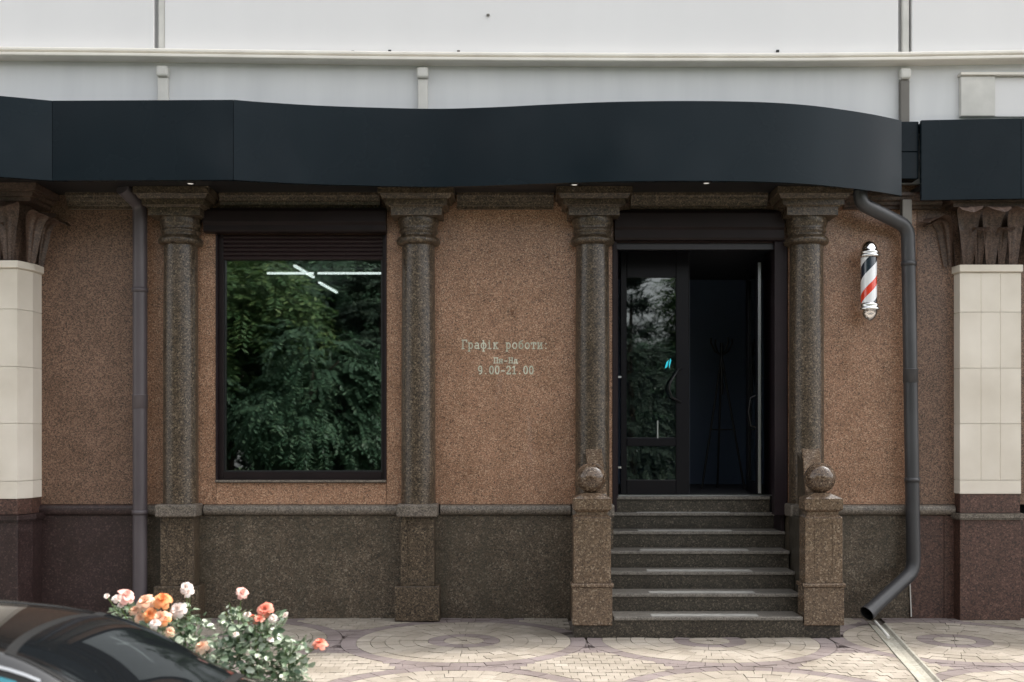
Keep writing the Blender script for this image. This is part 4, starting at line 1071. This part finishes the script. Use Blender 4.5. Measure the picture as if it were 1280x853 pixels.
# ================================================================== TREES across the street (seen in the glass)
def spray_tree(n, rad, h0, h1, leafn, droop, seed, leaf_len, cone=False):
    r = np.random.default_rng(seed); V = []; F = []
    u = r.normal(size=(n,3)); u /= np.linalg.norm(u, axis=1)[:,None]; rr = r.uniform(.35,1,n)**.6
    # clumps
    nc = 26; cc = r.normal(size=(nc,3)); cc /= np.linalg.norm(cc, axis=1)[:,None]; cc *= r.uniform(.45,1,nc)[:,None]
    idx = r.integers(0, nc, n)
    P_ = cc[idx]*.78+u*rr[:,None]*.30
    if cone:
        zz = r.uniform(0,1,n)**1.3; lay = np.round(zz*11)/11+r.normal(size=n)*.012; ra = (1-lay)*r.uniform(.3,1,n)**.5; an = r.uniform(0,2*PI,n)
        P_ = np.stack([ra*np.cos(an), ra*np.sin(an), lay*2-1-.18*ra], 1)
    P_ = P_*np.array([rad, rad, (h1-h0)/2])+np.array([0,0,(h0+h1)/2])
    out = P_-np.array([0,0,(h0+h1)/2]); out[:,2] *= .2; out /= np.linalg.norm(out, axis=1)[:,None]+1e-6
    for i in range(n):
        d = out[i]+r.normal(size=3)*.35; d[2] -= droop*.3; d /= np.linalg.norm(d)
        sd = np.cross(d, (0,0,1)); sd /= np.linalg.norm(sd)+1e-6; L = r.uniform(.35,.75)
        for k in range(leafn):
            t = (k//2+1)/(leafn/2); c = P_[i]+d*L*t+np.array((0,0,-droop*.35*t*t*L)); s = 1 if k % 2 else -1
            ld = sd*s*.9+d*.55+np.array((0,0,-.25*droop))+r.normal(size=3)*.18; ld /= np.linalg.norm(ld)
            w = np.cross(ld, d*.4+np.array((0,0,1.0))); w /= np.linalg.norm(w)+1e-6; w *= leaf_len*.16
            o = len(V); m_ = c+ld*leaf_len*.5
            V += [c, m_+w, c+ld*leaf_len, m_-w]; F.append((o, o+1, o+2, o+3))
    me = bpy.data.meshes.new('crown'); me.from_pydata([tuple(v) for v in V], [], F); me.update()
    return me
KIND = [(spray_tree(2600, 2.7, 1.0, 6.6, 16, 1.0, 21, .20), 'leaf_a', 'broad tree with drooping bright green sprays'),
        (spray_tree(2600, 2.6, .6, 6.0, 16, 1.3, 22, .22), 'leaf_b', 'tree with deep green hanging leaves'),
        (spray_tree(3200, 2.2, .5, 8.2, 16, .8, 23, .15, True), 'leaf_c', 'dark layered conifer')]
for me, mk, _ in KIND: me.materials.append(M[mk])
def tree(k, x, y, s, rz, label):
    t = empty('tree', (x, y, -.28), rz); tag(t, label, 'tree', 'trees across the street')
    o = bpy.data.objects.new('crown', KIND[k][0]); C.objects.link(o); o.parent = t; o.scale = (s, s, s); o['kind'] = 'stuff'
    tr = MB(); hgt = (7.2 if k == 2 else 4.6)*s
    tr.tube([(0,0,-.1),(.04,.02,hgt*.35),(-.05,.03,hgt*.7),(0,0,hgt)], [.17*s,.14*s,.09*s,.03*s], 10)
    tr.build('trunk', M['bark'], t)
    if k != 2:
        for q in range(6):
            a = q*1.05+x; z = hgt*(.35+.09*q)
            MB().tube([(0,0,z),(math.cos(a)*.8*s, math.sin(a)*.8*s, z+.6*s),(math.cos(a)*1.7*s, math.sin(a)*1.7*s, z+.9*s)], [.06*s,.04*s,.015*s], 6).build('limb', M['bark'], t)
spots = [(1,-4.6,-15.2,.78,.3,'low tree with hanging deep green sprays straight across from the shop window'),
         (0,-7.2,-17.6,1.15,1.0,'tall bright green tree across the street left of the low drooping tree'),
         (2,-3.4,-18.6,1.0,2.0,'dark layered conifer across the street behind the low drooping tree'),
         (1,-8.6,-15.6,.85,2.6,'rounded deep green tree at the left end of the near row across the street'),
         (2,3.1,-17.4,.78,.7,'small dark conifer straight across from the shop door'),
         (0,.0,-19.0,.95,4.2,'bright green tree across the street between the two conifers'),
         (1,6.8,-18.4,1.0,5.1,'deep green tree across the street right of the small conifer'),
         (0,10.5,-19.5,1.1,.2,'bright green tree at the right end of the row across the street'),
         (1,-12.2,-18.5,1.15,3.3,'big deep green tree at the far left across the street'),
         (0,-9.8,-22.5,1.3,2.2,'bright green tree in the back row on the far left'),
         (1,-5.4,-22.5,1.35,1.4,'largest deep green tree, in the back row behind the conifer'),
         (2,-1.2,-24.0,1.0,1.1,'dark conifer in the back row behind the bright green tree'),
         (0,-14.5,-27,2.0,2.9,'tallest bright green tree, in the rear row far left across the street'),
         (1,-8.0,-29,2.1,5.2,'very tall deep green tree in the rear row behind the two front trees'),
         (0,-2.6,-30,2.0,.9,'very tall bright green tree in the rear row opposite the middle column'),
         (1,3.6,-31,1.15,2.2,'distant deep green tree in the rear row opposite the shop door'),
         (0,8.6,-30,1.45,1.2,'tall bright green tree in the rear row right of the shop door'),
         (1,14.5,-27,1.3,3.0,'tall deep green tree at the right end of the rear row'),
         (1,-21.5,-25,2.0,4.0,'very tall deep green tree at the far left end of the rear row'),
         (1,4.6,-25.0,.9,.4,'deep green tree in the back row behind the small conifer')]
for s_ in spots: tree(*s_)
